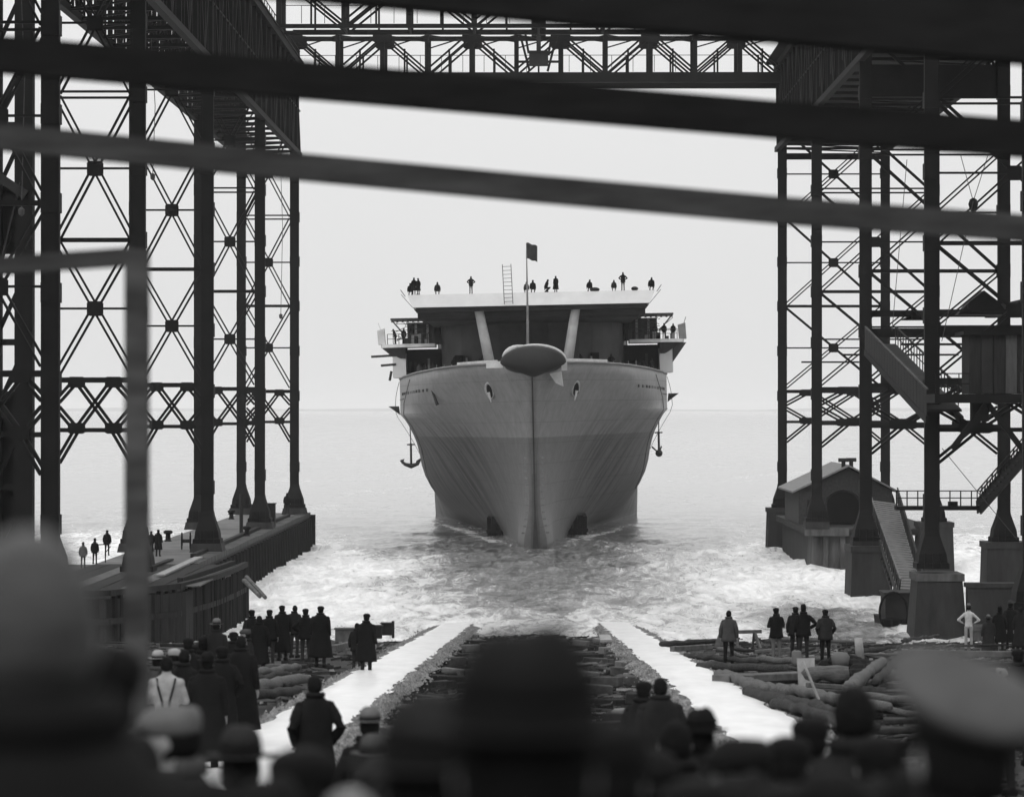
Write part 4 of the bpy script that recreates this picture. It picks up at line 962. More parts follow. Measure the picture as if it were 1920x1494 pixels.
for i in range(120):
    px, py = rnd.uniform(1240, 1900), rnd.uniform(1192, 1400)
    if px < 1200 + (py - 1170) * 1.75: continue
    a = rnd.gauss(0, .5); L_ = rnd.uniform(1.2, 4.2); p = G(px, py, rnd.uniform(-.25, .15)); q = p + Vector((math.cos(a) * L_, math.sin(a) * L_ * 1.5, 0)); q.z = gz(q.y) + rnd.uniform(-.25, .2)
    if abs(p.x) < 6.3 or abs(q.x) < 6.3: continue
    r_ = rnd.uniform(.06, .13); m_ = rnd.choice([log_m, pale_log, wood_d]); tone = {log_m: 'dark brown looking', pale_log: 'pale', wood_d: 'black'}[m_]; tone = 'dark' if m_ is log_m else tone
    if rnd.random() < .4: log(p, q, r_, .06, m_, lab_for('log', tone, r_ > .095, p, 'right'), GR, 'log', i)
    else:
        w_ = rnd.uniform(.1, .34); m_ = rnd.choice([wood_m, wood_d, wood_d, log_m]); beam(p, q, w_, rnd.uniform(.05, .14), m_, lab_for('timber offcut', {wood_m: 'grey', wood_d: 'black', log_m: 'dark'}[m_], w_ > .2, p, 'right'), GR)
# distinct pieces
def board(px, py, w, h, lean, mt, lab, name='board', yaw=0, t=.06):
    p = G(px, py, -.15); m = MB(); m.box(-w / 2, w / 2, 0, t, 0, h); o = m.build(name, mt, None, False, p); o.rotation_euler = (lean, 0, yaw); 
    b = bmesh.new(); b.from_mesh(o.data)
    for v in b.verts:
        if v.co.z > .1: v.co.x += .12 * w * (1 if v.co.x > 0 else -.4)
    b.to_mesh(o.data); b.free(); return tag(o, lab, name)
board(1512, 1292, .42, .85, R(-8), wood_l, 'pale board standing upright on the logs below the standing men', yaw=.2)
p = G(1525, 1298, .2); m = MB(); m.tube([(-.25, 0, .75), (.12, 0, -.15)], .035, 6); tag(m.build('stake', wood_l, None, False, p), 'thin pale stake leaning against the upright board', 'stake')
p = G(1493, 1245, 0); m = MB(); m.lathe([(.16, 0), (.17, .1), (.16, .42), (.1, .46)], (0, 0, 0), 12); tag(m.build('bucket', conc_t, None, True, p), 'small pale bucket behind the upright pale board', 'bucket')
p = G(1612, 1234, 0); m = MB(); m.tube([(0, 0, 0), (-.06, 0, .72)], [.16, .14], 9); tag(m.build('stump_post', wood_l, None, True, p), 'short pale post standing right of the five standing men', 'post')
p = G(1585, 1270, 0); m = MB()
for i in range(26):
    a = rnd.random() * 6.28; r = rnd.random() * 1.0; m.ell((r * math.cos(a), r * math.sin(a) * 1.3, .15 + (1 - r) * .38), (.28, .3, .2), 7, 5)
tag(m.build('tar_heap', black, None, False, p), 'black lumpy heap between the thick pale log and the post', 'heap')
p = G(1575, 1247, .45); m = MB()
m.lathe([(.0, 0), (.22, .02), (.26, .25), (.18, .36), (0, .38)], (0, 0, 0), 10); tag(m.build('sack', conc_t, None, True, p), 'lumpy pale sack on top of the black heap', 'sack')
def trestle(px, py, s, lab):
    r = empty('trestle', G(px, py, -.1), lab, 'trestle', rz=.3)
    for a in (-1, 1):
        for b in (-1, 1): MB().bar((a * .5 * s, b * .45 * s, 0), (a * .4 * s, b * .04, .62 * s), .09, .09).build('leg', wood_m, r)
    MB().bar((-.7 * s, 0, .66 * s), (.7 * s, 0, .66 * s), .14, .12).build('top_beam', wood_m, r)
trestle(1397, 1214, 1.0, 'low timber trestle between the leftmost standing man and the next')
m = MB(); r0 = G(1338, 1218, 0)
m.hexa([(0, 0, .1), (1.0, 0, .3), (1.0, .1, .3), (0, .1, .1)], [(.35, 0, 1.05), (.7, 0, 1.3), (.7, .1, 1.3), (.35, .1, 1.05)]); tag(m.build('leaning_panel', wood_m, None, False, r0), 'slanted timber panel beside the leftmost standing man', 'panel')
p = G(1415, 1300, 0)
# left side
gl_(478, 1262, 560, 1250, .16, pale_log, 'pale log lying beside the long coated onlookers at left', GL, .1)
gl_(470, 1288, 575, 1272, .22, pale_log, 'thick pale log lying behind the man on the left way', GL)
gl_(470, 1305, 560, 1292, .16, log_m, 'dark log below the thick pale one at left', GL)
gl_(470, 1275, 540, 1262, .14, log_m, 'thin dark log between the two pale logs at left', GL)
gl_(625, 1215, 665, 1205, .14, wood_m, 'timber baulk behind the man standing beside the left way', GL, .15, 'beam')
for i, (x, y, w) in enumerate(((648, 1202, .9), (700, 1196, .8), (725, 1190, .5))):
    p = G(x, y, -.1); m = MB(); m.box(-w / 2, w / 2, -.3, .3, 0, .55); m.box(-w / 2 - .05, w / 2 + .05, -.35, .35, .551, .6); tag(m.build('crate', [wood_m, wood_d, wood_d][i], None, False, p), ['weathered crate left of the man beside the left way', 'dark crate right of the man beside the left way', 'small dark crate nearest the water by the left way'][i], 'crate', 'crates by the left way')
p = G(737, 1188, 0); m = MB(); m.tube([(0, 0, -.2), (0, 0, .62)], .07, 7); tag(m.build('mooring_post', wood_d, None, False, p), 'thin dark post at the water edge left of the left way', 'post')
for i in range(60):
    px, py = rnd.uniform(300, 760), rnd.uniform(1190, 1310)
    if px > 840 - (py - 1170) * 2.05: continue
    a = rnd.gauss(0, .5); L_ = rnd.uniform(.8, 2.6); p = G(px, py, rnd.uniform(-.25, .1)); q = p + Vector((math.cos(a) * L_, math.sin(a) * L_, 0)); q.z = gz(q.y) + rnd.uniform(-.25, .1)
    if abs(q.x) < 6.5 or abs(p.x) < 6.5: continue
    w_ = rnd.uniform(.1, .3); m_ = rnd.choice([wood_m, wood_d, log_m]); beam(p, q, w_, rnd.uniform(.06, .16), m_, lab_for('timber offcut', {wood_m: 'grey', wood_d: 'black', log_m: 'dark'}[m_], w_ > .2, p, 'left'), GL)
p = P(1135, 1195, 158); m = MB(); m.box(-.25, .25, -1.6, 1.6, 0, .1); tag(m.build('board', wood_l, None, False, G(1135, 1198, 0)), 'bright pale board lying between the ways near their right foot', 'board')

# ------------------------------------------------------------------ people
def ang_pts(p, q, r0, r1, n=3): p, q = Vector(p), Vector(q); return [p.lerp(q, i / n) for i in range(n + 1)], [r0 + (r1 - r0) * i / n for i in range(n + 1)]
ARMS = {   # elbow, wrist offsets per side (side = +1 right)
    'down': lambda s: ((s * .245, -.03, 1.13), (s * .255, .03, .88)),
    'pockets': lambda s: ((s * .285, -.08, 1.14), (s * .20, .06, .95)),
    'hips': lambda s: ((s * .40, -.03, 1.15), (s * .20, .05, 1.02)),
    'folded': lambda s: ((s * .25, .02, 1.14), (s * -.06, .21, 1.16)),
    'forward': lambda s: ((s * .22, .16, 1.18), (s * .12, .40, 1.12)),
    'behind': lambda s: ((s * .27, -.10, 1.13), (s * .05, -.17, .97)),
    'onehip': lambda s: ((s * .40, -.03, 1.15), (s * .20, .05, 1.02)) if s > 0 else ((s * .245, -.02, 1.13), (s * .25, .04, .88)),
    'raised': lambda s: ((s * .30, .1, 1.42), (s * .12, .2, 1.62)) if s > 0 else ((s * .245, -.02, 1.13), (s * .25, .04, .88)),
}
LEGS = {
    'stand': lambda s: ((s * .10, 0, .5), (s * .11, -.03, .09)),
    'apart': lambda s: ((s * .15, .01, .5), (s * .2, -.03, .09)),
    'stride': lambda s: ((s * .10, .1 * s, .5), (s * .11, .17 * s - .03, .09)),
    'sit': lambda s: ((s * .13, .42, .47), (s * .14, .40, .07)),
    'crouch': lambda s: ((s * .16, .36, .40), (s * .14, .05, .08)),
}
def person_geo(pose):
    """one body: torso, neck, limbs and head overlap and are fused by a voxel remesh; returns the raw mesh builder, hands and key points"""
    arms, legs, lean, big, turn = pose
    m = MB(); drop = .46 if legs == 'sit' else (.56 if legs == 'crouch' else 0)
    rx = 1.0 * big
    def T(p):                                         # lean of the upper body about the hips
        p = Vector(p); y, z = p.y, p.z - .93; c, s = math.cos(-lean), math.sin(-lean); return Vector((p.x, y * c - z * s, .93 + y * s + z * c - drop))
    tor = [(.15, .10, .84), (.17, .115, .93), (.155, .105, 1.06), (.165, .112, 1.18), (.19, .12, 1.30), (.185, .105, 1.40), (.12, .08, 1.46), (.062, .062, 1.49)]
    m.loft([[T((rx * a * math.cos(k * math.pi / 10), rx * b * math.sin(k * math.pi / 10) + (.012 if z > 1.2 else 0), z)) for k in range(20)] for a, b, z in tor])
    m.tube([T((0, .0, 1.44)), T((0, .015, 1.56))], [.062, .058], 12)
    # head: skull, jaw, nose, ears, brow
    hc = T((0, .025, 1.598)); ct, st_ = math.cos(turn), math.sin(turn)
    def Hd(x, y, z): return (hc.x + x * ct - y * st_, hc.y + x * st_ + y * ct, hc.z + z)
    def hfn(p):
        x, y, z = p.x * .077, p.y * .098, p.z * .115
        if z < 0: x *= 1 - .35 * (-z / .115) ** 1.4; y = y * (1 - .22 * (-z / .115)) + .012 * (-z / .115)
        if y > 0 and z > 0: y *= .95
        return Vector(Hd(x, y, z))
    m.ell((0, 0, 0), (1, 1, 1), 20, 14, 0, hfn)
    m.loft([[Hd(-.010, .088, .022), Hd(.010, .088, .022), Hd(.008, .08, .03)], [Hd(-.018, .094, -.022), Hd(.018, .094, -.022), Hd(0, .124, -.018)], [Hd(-.014, .085, -.032), Hd(.014, .085, -.032), Hd(0, .10, -.03)]])
    for s in (-1, 1):
        m.ell((0, 0, 0), (1, 1, 1), 8, 6, 0, lambda p, s=s: Vector(Hd(s * .078 + p.x * .012, -.004 + p.y * .019, -.005 + p.z * .033)))
    m.tube([Hd(-.03, .085, -.055), Hd(0, .094, -.054), Hd(.03, .085, -.055)], .008, 6)
    m.tube([Hd(-.055, .078, .03), Hd(0, .093, .028), Hd(.055, .078, .03)], .010, 6)
    hands = MB(); sl = []
    for s in (-1, 1):
        sh = T((s * .170 * rx, .0, 1.375)); e, w = ARMS[arms](s); e, w = T(e), T(w)
        if legs == 'sit': w = Vector((s * .13, .30, .56))
        p1, r1 = ang_pts(sh, e, .062, .048); p2, r2 = ang_pts(e, w, .047, .034)
        m.tube([T((s * .09, 0, 1.39))] + p1, [.055] + r1, 10); m.tube(p2, r2, 10); m.ell(sh, (.07, .07, .066), 12, 8); m.ell(e, (.048, .048, .048), 10, 6)
        sl.append((p1, p2))
        d = (w - e).normalized(); u = Vector((0, 0, 1)).cross(d); u = u.normalized() if u.length > .1 else Vector((0, 1, 0)); v = d.cross(u)
        if arms in ('down', 'onehip', 'raised') and abs(d.z) > .6: u = Vector((0, 1, 0)); v = d.cross(u).normalized(); u = v.cross(d)
        pr = [w - d * .02, w + d * .03, w + d * .085]
        hands.loft([[c + u * (a * math.cos(k * math.pi / 4)) + v * (b * math.sin(k * math.pi / 4)) for k in range(8)] for c, a, b in ((pr[0], .026, .02), (pr[1], .038, .016), (pr[2], .040, .013))])
        for f in range(4):
            o = (f - 1.5) * .019; ln = (.058, .072, .076, .062)[f]; b0 = pr[2] + u * o - d * .01
            c1 = b0 + d * ln * .5 - v * s * .006; c2 = b0 + d * ln * .9 - v * s * .024; hands.tube([b0, c1, c2], [.0095, .0088, .007], 5)
        t0 = pr[1] + u * .028; hands.tube([t0, t0 + u * .026 + d * .022, t0 + u * .028 + d * .052 - v * s * .01], [.012, .0105, .008], 5)
        k_, a_ = LEGS[legs](s); hp = Vector((s * .09, 0, .90 - drop))
        p1, r1 = ang_pts(hp, k_, .092 * rx, .062); p2, r2 = ang_pts(k_, a_, .062, .052)
        m.tube(p1, r1, 12); m.tube(p2, r2, 10); m.ell(k_, (.063, .063, .063), 10, 6)
        m.loft([[(a_[0] + x * w_, a_[1] + y, z) for x, y in ((-.045, -.09), (.045, -.09), (.05, .06), (.04, .17), (-.04, .17), (-.05, .06))] for z, w_ in ((.0, 1), (.05, .95), (.09, .8))])
    return m, hands, dict(T=T, hc=hc, Hd=Hd, drop=drop, sl=sl, rx=rx)
_protos = {}
def request(pose, vox): 
    if (pose, vox) in _protos: return
    m, hands, kp = person_geo(pose); me = m.mesh('person', skin_m); o = bpy.data.objects.new('tmp_person', me); C.objects.link(o)
    r = o.modifiers.new('r', 'REMESH'); r.mode = 'VOXEL'; r.voxel_size = vox; r.use_smooth_shade = True
    sm = o.modifiers.new('s', 'SMOOTH'); sm.factor = .5; sm.iterations = 2 if vox < .02 else 1
    _protos[(pose, vox)] = [o, hands, kp]
def finish_protos():
    bpy.context.view_layer.update(); dg = bpy.context.evaluated_depsgraph_get()
    for k, rec in _protos.items():
        o = rec[0]; me = bpy.data.meshes.new_from_object(o.evaluated_get(dg)); rec.append(me); bpy.data.objects.remove(o)
def body_mesh(pose, vox, upper, lower, shoes, coat_col):
    o, hands, kp, me = _protos[(pose, vox)]; hc = kp['hc']; drop = kp['drop']
    v = [tuple(x.co) for x in me.vertices]; f = [tuple(p.vertices) for p in me.polygons]; mi = []
    Hd = kp['Hd']; ex = [Vector(Hd(s * .03, .088, .012)) for s in (-1, 1)]; mo = Vector(Hd(0, .092, -.056))
    wr = [p2[-1] for p1, p2 in kp['sl']]
    for p in me.polygons:
        c = p.center; h = (c - hc).length
        if h < .135 and c.z > hc.z - .135:
            q = 0
            if min((c - e).length for e in ex) < .014 or ((c - mo).length < .022 and abs(c.z - mo.z) < .006): q = 4
        elif min((c - w).length for w in wr) < .035: q = 0
        elif c.z < .10 and drop == 0 or c.z < .1: q = 3
        elif c.z < .93 - drop or (drop and c.z < .62 and c.y > .1): q = 2
        else: q = 1
        mi.append(q)
    mb = MB(); mb.v = v; mb.f = f; mb.m = mi; mb.add(hands.v, hands.f, 0)
    r = mb.mesh('person', [skin_m, upper, lower, shoes, skin_d]); r.polygons.foreach_set('use_smooth', [True] * len(r.polygons)); return r, kp
def coat_mesh(kp, kind, mt, seed, legs):
    T, rx, drop = kp['T'], kp['rx'] * 1.0, kp['drop']; rnd = random.Random(seed); m = MB()
    hem = {'jacket': .78, 'short': .90, 'overcoat': .42, 'long': .28}[kind]
    prof = [(.075, .07, 1.50), (.115, .095, 1.47), (.155, .118, 1.44), (.193, .135, 1.375), (.213, .15, 1.22), (.20, .145, 1.06), (.208, .15, .95)]
    z = .86
    while z > hem: prof.append((.215 + (.95 - z) * .11, .155 + (.95 - z) * .1, z)); z -= .10
    prof.append((.215 + (.95 - hem) * .11, .155 + (.95 - hem) * .1, hem))
    if drop: prof = [p for p in prof if p[2] > .86]
    ph = [rnd.uniform(0, 6) for _ in range(3)]; rings = []
    for i, (a, b, z) in enumerate(prof):
        ring = []
        for k in range(28):
            t = k * math.pi / 14; w = max(0, (1.1 - z)) * .035; rip = 1 + w / .2 * (.5 * math.sin(3 * t + ph[0]) + .35 * math.sin(5 * t + ph[1] + z * 2)) + .012 * math.sin(9 * t + z * 17 + ph[2])
            # square the shoulders a little
            ca, sa = math.cos(t), math.sin(t); q = Vector((rx * a * rip * ca, rx * b * rip * sa - .0, z - (.02 * abs(ca) if 1.38 < z < 1.45 else 0)))
            ring.append(T(q) if z > .93 else Vector((q.x, q.y, q.z - drop)))
        rings.append(ring)
    m.loft(rings[::-1], 0, True)
    for p1, p2 in kp['sl']:
        pts = p1 + p2[1:]; pts = pts[:-1] + [pts[-2].lerp(pts[-1], .75)]; rs = [.064, .070, .066, .061, .057, .053, .051][:len(pts)]
        m.tube(pts, rs, 12)
    # turned collar
    m.tube([T((.085 * math.cos(a) * 1.05, .08 * math.sin(a) - .0, 1.505)) for a in [math.pi * (.05 + k / 10 * .9) + math.pi for k in range(11)]], .034, 6)
    me = m.mesh(kind, mt); me.polygons.foreach_set('use_smooth', [True] * len(me.polygons)); return me
def hat_mesh(kp, kind, mt, band):
    Hd = kp['Hd']; m = MB(); N = 24
    def ring(rx, ry, z, dy=0, fz=None):
        out = []
        for k in range(N):
            a = 2 * math.pi * k / N; x, y = rx * math.cos(a), ry * math.sin(a) + dy; out.append(Hd(x, y, z + (fz(x, y) if fz else 0)))
        return out
    if kind in ('fedora', 'bowler'):
        br = lambda x, y: .55 * x * x - .25 * y * abs(y) * 1.0
        cr = (lambda x, y: 0) if kind == 'bowler' else (lambda x, y: -.022 * math.exp(-((x + .006) / .026) ** 2))
        m.loft([ring(.145, .165, .048, 0, br), ring(.15, .17, .052, 0, br), ring(.10, .12, .056, 0, lambda x, y: .3 * x * x), ring(.090, .110, .062)], 0, True)
        m.loft([ring(.0905, .1105, .05), ring(.0915, .1115, .09)], 1, True)
        if kind == 'fedora': m.loft([ring(.090, .110, .09), ring(.084, .102, .118), ring(.072, .088, .146), ring(.053, .068, .170, 0, lambda x, y: cr(x, y) + .05 * x), ring(.030, .042, .186, 0, lambda x, y: cr(x, y) + .08 * x), ring(.010, .016, .190, 0, lambda x, y: -.018)], 0, True)
        else: m.loft([ring(.088, .108, .09), ring(.084, .10, .13), ring(.066, .08, .165), ring(.04, .05, .18), ring(.01, .01, .184)], 0, True)
    elif kind == 'cap':
        m.loft([ring(.087, .106, .022), ring(.093, .112, .04), ring(.098, .118, .062, .004, lambda x, y: -.12 * y), ring(.094, .112, .085, .004, lambda x, y: -.14 * y), ring(.076, .092, .108, 0, lambda x, y: -.1 * y), ring(.04, .05, .122), ring(.005, .005, .126)], 0, True)
        m.loft([[Hd(x, .085 + .055 * math.cos(x / .085 * 1.4), .045 - .02 * math.cos(x / .085 * 1.4)) for x in [-.08 + .016 * k for k in range(11)]] + [Hd(.075, .06, .05), Hd(-.075, .06, .05)], [Hd(x, .085 + .055 * math.cos(x / .085 * 1.4), .052 - .02 * math.cos(x / .085 * 1.4)) for x in [-.08 + .016 * k for k in range(11)]] + [Hd(.075, .06, .057), Hd(-.075, .06, .057)]], 0, True)
    elif kind == 'officer':
        m.loft([ring(.086, .104, .02), ring(.09, .107, .05)], 1, True); m.loft([ring(.0895, .1065, .05), ring(.092, .109, .07)], 1, True)
        tl = lambda x, y: .42 * y
        m.loft([ring(.09, .108, .068), ring(.118, .132, .095, 0, tl), ring(.142, .150, .122, 0, tl), ring(.143, .151, .132, 0, tl), ring(.11, .118, .143, 0, tl), ring(.05, .05, .148), ring(.01, .01, .149)], 0, True)
        m.loft([[Hd(x, .09 + .06 * math.cos(x / .08 * 1.4), .028 - .035 * math.cos(x / .08 * 1.4)) for x in [-.08 + .016 * k for k in range(11)]] + [Hd(.075, .07, .03), Hd(-.075, .07, .03)], [Hd(x, .09 + .06 * math.cos(x / .08 * 1.4), .036 - .035 * math.cos(x / .08 * 1.4)) for x in [-.08 + .016 * k for k in range(11)]] + [Hd(.075, .07, .038), Hd(-.075, .07, .038)]], 1, True)
    me = m.mesh('hat', [mt, band]); me.polygons.foreach_set('use_smooth', [True] * len(me.polygons)); return me
def hair_mesh(kp, mt, bald=False):
    Hd = kp['Hd']; m = MB()
    def fn(p):
        x, y, z = p.x * .084, p.y * .104 - .008, p.z * .118 + .006
        k = 1.0
        if y > .02 and z < .06: k = .86
        if z < -.05: k *= .86
        if p.z < -.8: z = -.8 * .118
        j = 1 + .05 * noise.noise(Vector((p.x * 3, p.y * 3, p.z * 3))) + .03 * noise.noise(Vector((p.x * 9, p.y * 9, p.z * 6)))
        return Vector(Hd(x * k * j, y * k * j, z * j))
    m.ell((0, 0, 0), (1, 1, 1), 20, 14, 0, fn); me = m.mesh('hair', mt); me.polygons.foreach_set('use_smooth', [True] * len(me.polygons)); return me
PEOPLE = []
def person(px, top, D, label, group=None, arms='down', legs='stand', lean=0.0, big=1.0, turn=0.0, rz=0, hat='fedora', hatc='black', coat='jacket', coatc='charcoal', lower='dark', shirt='white', hair='d', feet=None, roll=0, vox=None, extra=None):
    vox = vox or (.013 if D < 30 else (.02 if D < 120 else .03))
    PEOPLE.append(dict(locals()))
    request((arms, legs, lean, big, turn), vox)
STAND = [(1.5, 7.2, 10.48), (7.2, 11.4, 9.86), (11.4, 15.8, 9.5), (15.8, 20.0, 8.98)]
def floor_z(D, x):
    for a, b, z in STAND:
        if a <= D < b: return z
    return gz(D) - .36 if D < 150 else None
def flush_people():
    finish_protos()
    for k, q in enumerate(PEOPLE):
        pose = (q['arms'], q['legs'], q['lean'], q['big'], q['turn'])
        up = cloths[q['coatc'] if q['coat'] else q['shirt']]
        me, kp = body_mesh(pose, q['vox'], up, cloths[q['lower']], cloths['black'], None)
        tp = P(q['px'], q['top'], q['D']); hh = 1.73 + (.07 if q['hat'] in ('fedora', 'bowler') else .02) - kp['drop']; hh -= (1 - math.cos(q['lean'])) * .75
        fz = q['feet'] if q['feet'] is not None else floor_z(q['D'], tp.x)
        sc_ = 1.0
        if fz is not None and q['feet'] != 'free':
            sc_ = (tp.z - fz) / hh; sc_ = max(.86, min(1.12, sc_))
        base = Vector((tp.x - math.sin(q['roll']) * hh * sc_, tp.y, tp.z - hh * sc_))
        o = bpy.data.objects.new('person', me); C.objects.link(o); o.location = base; o.scale = (sc_,) * 3; o.rotation_euler = (0, q['roll'], q['rz'] + (random.uniform(-.4, .4) if q['rz'] == 0 and q['D'] > 20 else 0))
        tag(o, q['label'], 'person', q['group'])
        def ch(nm, mesh): c = bpy.data.objects.new(nm, mesh); C.objects.link(c); c.parent = o; return c
        if q['coat']: ch('coat' if q['coat'] in ('overcoat', 'long') else 'jacket', coat_mesh(kp, q['coat'], cloths[q['coatc']], k, q['legs']))
        if q['hair']: ch('hair', hair_mesh(kp, {'d': hair_d, 'g': hair_g, 's': hair_s}[q['hair']]))
        if q['hat']: ch('hat' if q['hat'] in ('fedora', 'bowler') else 'cap', hat_mesh(kp, q['hat'], cloths[q['hatc']], cloths['black']))
        if q['extra'] == 'braces':
            T = kp['T']; m = MB()
            for s in (-1, 1): m.tube([T((s * .03, -.118, .96)), T((s * .05, -.128, 1.15)), T((s * .10, -.13, 1.33)), T((s * .12, -.07, 1.44))], .016, 5)
            ch('braces', m.mesh('braces', cloths['dark']))
        q['feet_z'] = base.z

# on the viewing stand, out of focus, nearest first
GN = 'onlookers on the viewing stand seen from behind'
person(985, 1136, 3.75, 'person in the middle foreground in a dark creased fedora, blurred, back to us', GN, hat='fedora', hatc='black', coat='overcoat', coatc='black', arms='pockets', big=1.08)
person(52, 946, 3.9, 'tall grey haired person at the left picture edge, very blurred', GN, hat=None, hair='s', coat='overcoat', coatc='black', big=1.15, rz=.2)
person(1850, 1262, 5.0, 'person in a broad grey peaked uniform cap at the lower right', GN, hat='officer', hatc='slate', coat='jacket', coatc='black', rz=.3, roll=.12)
person(1397, 1366, 9.6, 'dark capped person right of centre looking back over the shoulder, face pale and blurred', GN, hat='cap', hatc='black', coatc='black', rz=math.pi - .95)
person(566, 1384, 8.6, 'big dark capped person low in front of the left way', GN, hat='cap', hatc='black', coatc='black', big=1.1, arms='folded')
person(722, 1398, 9.0, 'person in a grey coat low between the left way and the fedora', GN, hat='fedora', hatc='dark', coatc='mid', coat='overcoat')
person(450, 1351, 12.6, 'person in a dark grey felt hat below the left way end', GN, hat='bowler', hatc='dark', coatc='charcoal')
person(332, 1306, 12.0, 'person in a pale peaked cap half turned at lower left', GN, hat='cap', hatc='grey', coatc='mid', rz=1.5)
person(1602, 1272, 12.8, 'round headed person without a hat left of the uniform cap', GN, hat=None, coatc='charcoal', rz=.2)
person(1520, 1334, 14.5, 'person in a dark cap at the lower end of the right way', GN, hat='cap', hatc='black', coatc='black')
person(1655, 1369, 10.4, 'stooping dark capped person just left of the uniform cap', GN, hat='cap', hatc='black', coatc='charcoal', lean=.15)
person(1478, 1368, 11.2, 'broad dark capped person beside the pale faced one', GN, hat='cap', hatc='black', coatc='black', big=1.12)
person(1310, 1318, 17.6, 'person in a tall dark felt hat at the foot of the right way', GN, hat='fedora', hatc='black', coatc='black', rz=-.4)
person(1266, 1338, 16.6, 'hatless dark haired person left of the tall felt hat', GN, hat=None, coatc='black')
person(806, 1282, 5.0, 'dark person in a round hat close behind the left shoulder of the fedora', GN, hat='bowler', hatc='charcoal', coatc='charcoal', coat='overcoat')
person(1128, 1326, 5.4, 'dark capped person close behind the right shoulder of the fedora', GN, hat='cap', hatc='black', coatc='black', coat='overcoat')
person(1225, 1395, 9.2, 'person in a black bowler low to the right of the fedora', GN, hat='bowler', hatc='black', coatc='black')
person(250, 1372, 9.8, 'dark person in the gap beside the blurred upright timber', GN, hat='fedora', hatc='black', coatc='black')
person(178, 1180, 6.0, 'dark capped person behind the tall one at the left edge', GN, hat='cap', hatc='black', coatc='black', coat='overcoat')
person(380, 1452, 6.6, 'low dark bareheaded person at the bottom left edge of the picture', GN, hat=None, coatc='black')
person(655, 1455, 6.2, 'grey haired person low at the bottom edge', GN, hat=None, hair='g', coatc='dark')
person(1310, 1440, 6.6, 'dark person low at the bottom edge under the tall felt hat', GN, hat='cap', hatc='black', coatc='black')
person(1560, 1430, 6.4, 'dark bowler hatted person low at the bottom edge right', GN, hat='bowler', hatc='black', coatc='black')
person(905, 1400, 5.2, 'dark person low at the bottom edge left of the middle', GN, hat='cap', hatc='black', coatc='black', coat='overcoat')
for (px, top, D, lab, kw) in ((1392, 1432, 7.6, 'dark hatted person low at the bottom edge below the pale faced one', dict(hat='fedora')), (1705, 1420, 6.8, 'bareheaded dark person low at the bottom edge under the uniform cap', dict(hat=None)), (1475, 1452, 7.0, 'dark capped person low at the bottom edge between two other caps', dict(hat='cap')),
    (760, 1428, 6.9, 'dark capped person low at the bottom edge left of the big fedora', dict(hat='cap')), (505, 1440, 6.5, 'dark fedora low at the bottom edge under the left way', dict(hat='fedora')), (1075, 1440, 5.4, 'dark bareheaded person low at the bottom edge right of the middle', dict(hat=None)), (1630, 1440, 7.4, 'dark fedora low at the bottom edge left of the uniform cap', dict(hat='fedora')), (290, 1425, 7.0, 'dark cap low at the bottom edge under the pale peaked cap', dict(hat='cap'))):
    person(px, top, D, lab, GN, hatc='black', coatc='black', **kw)
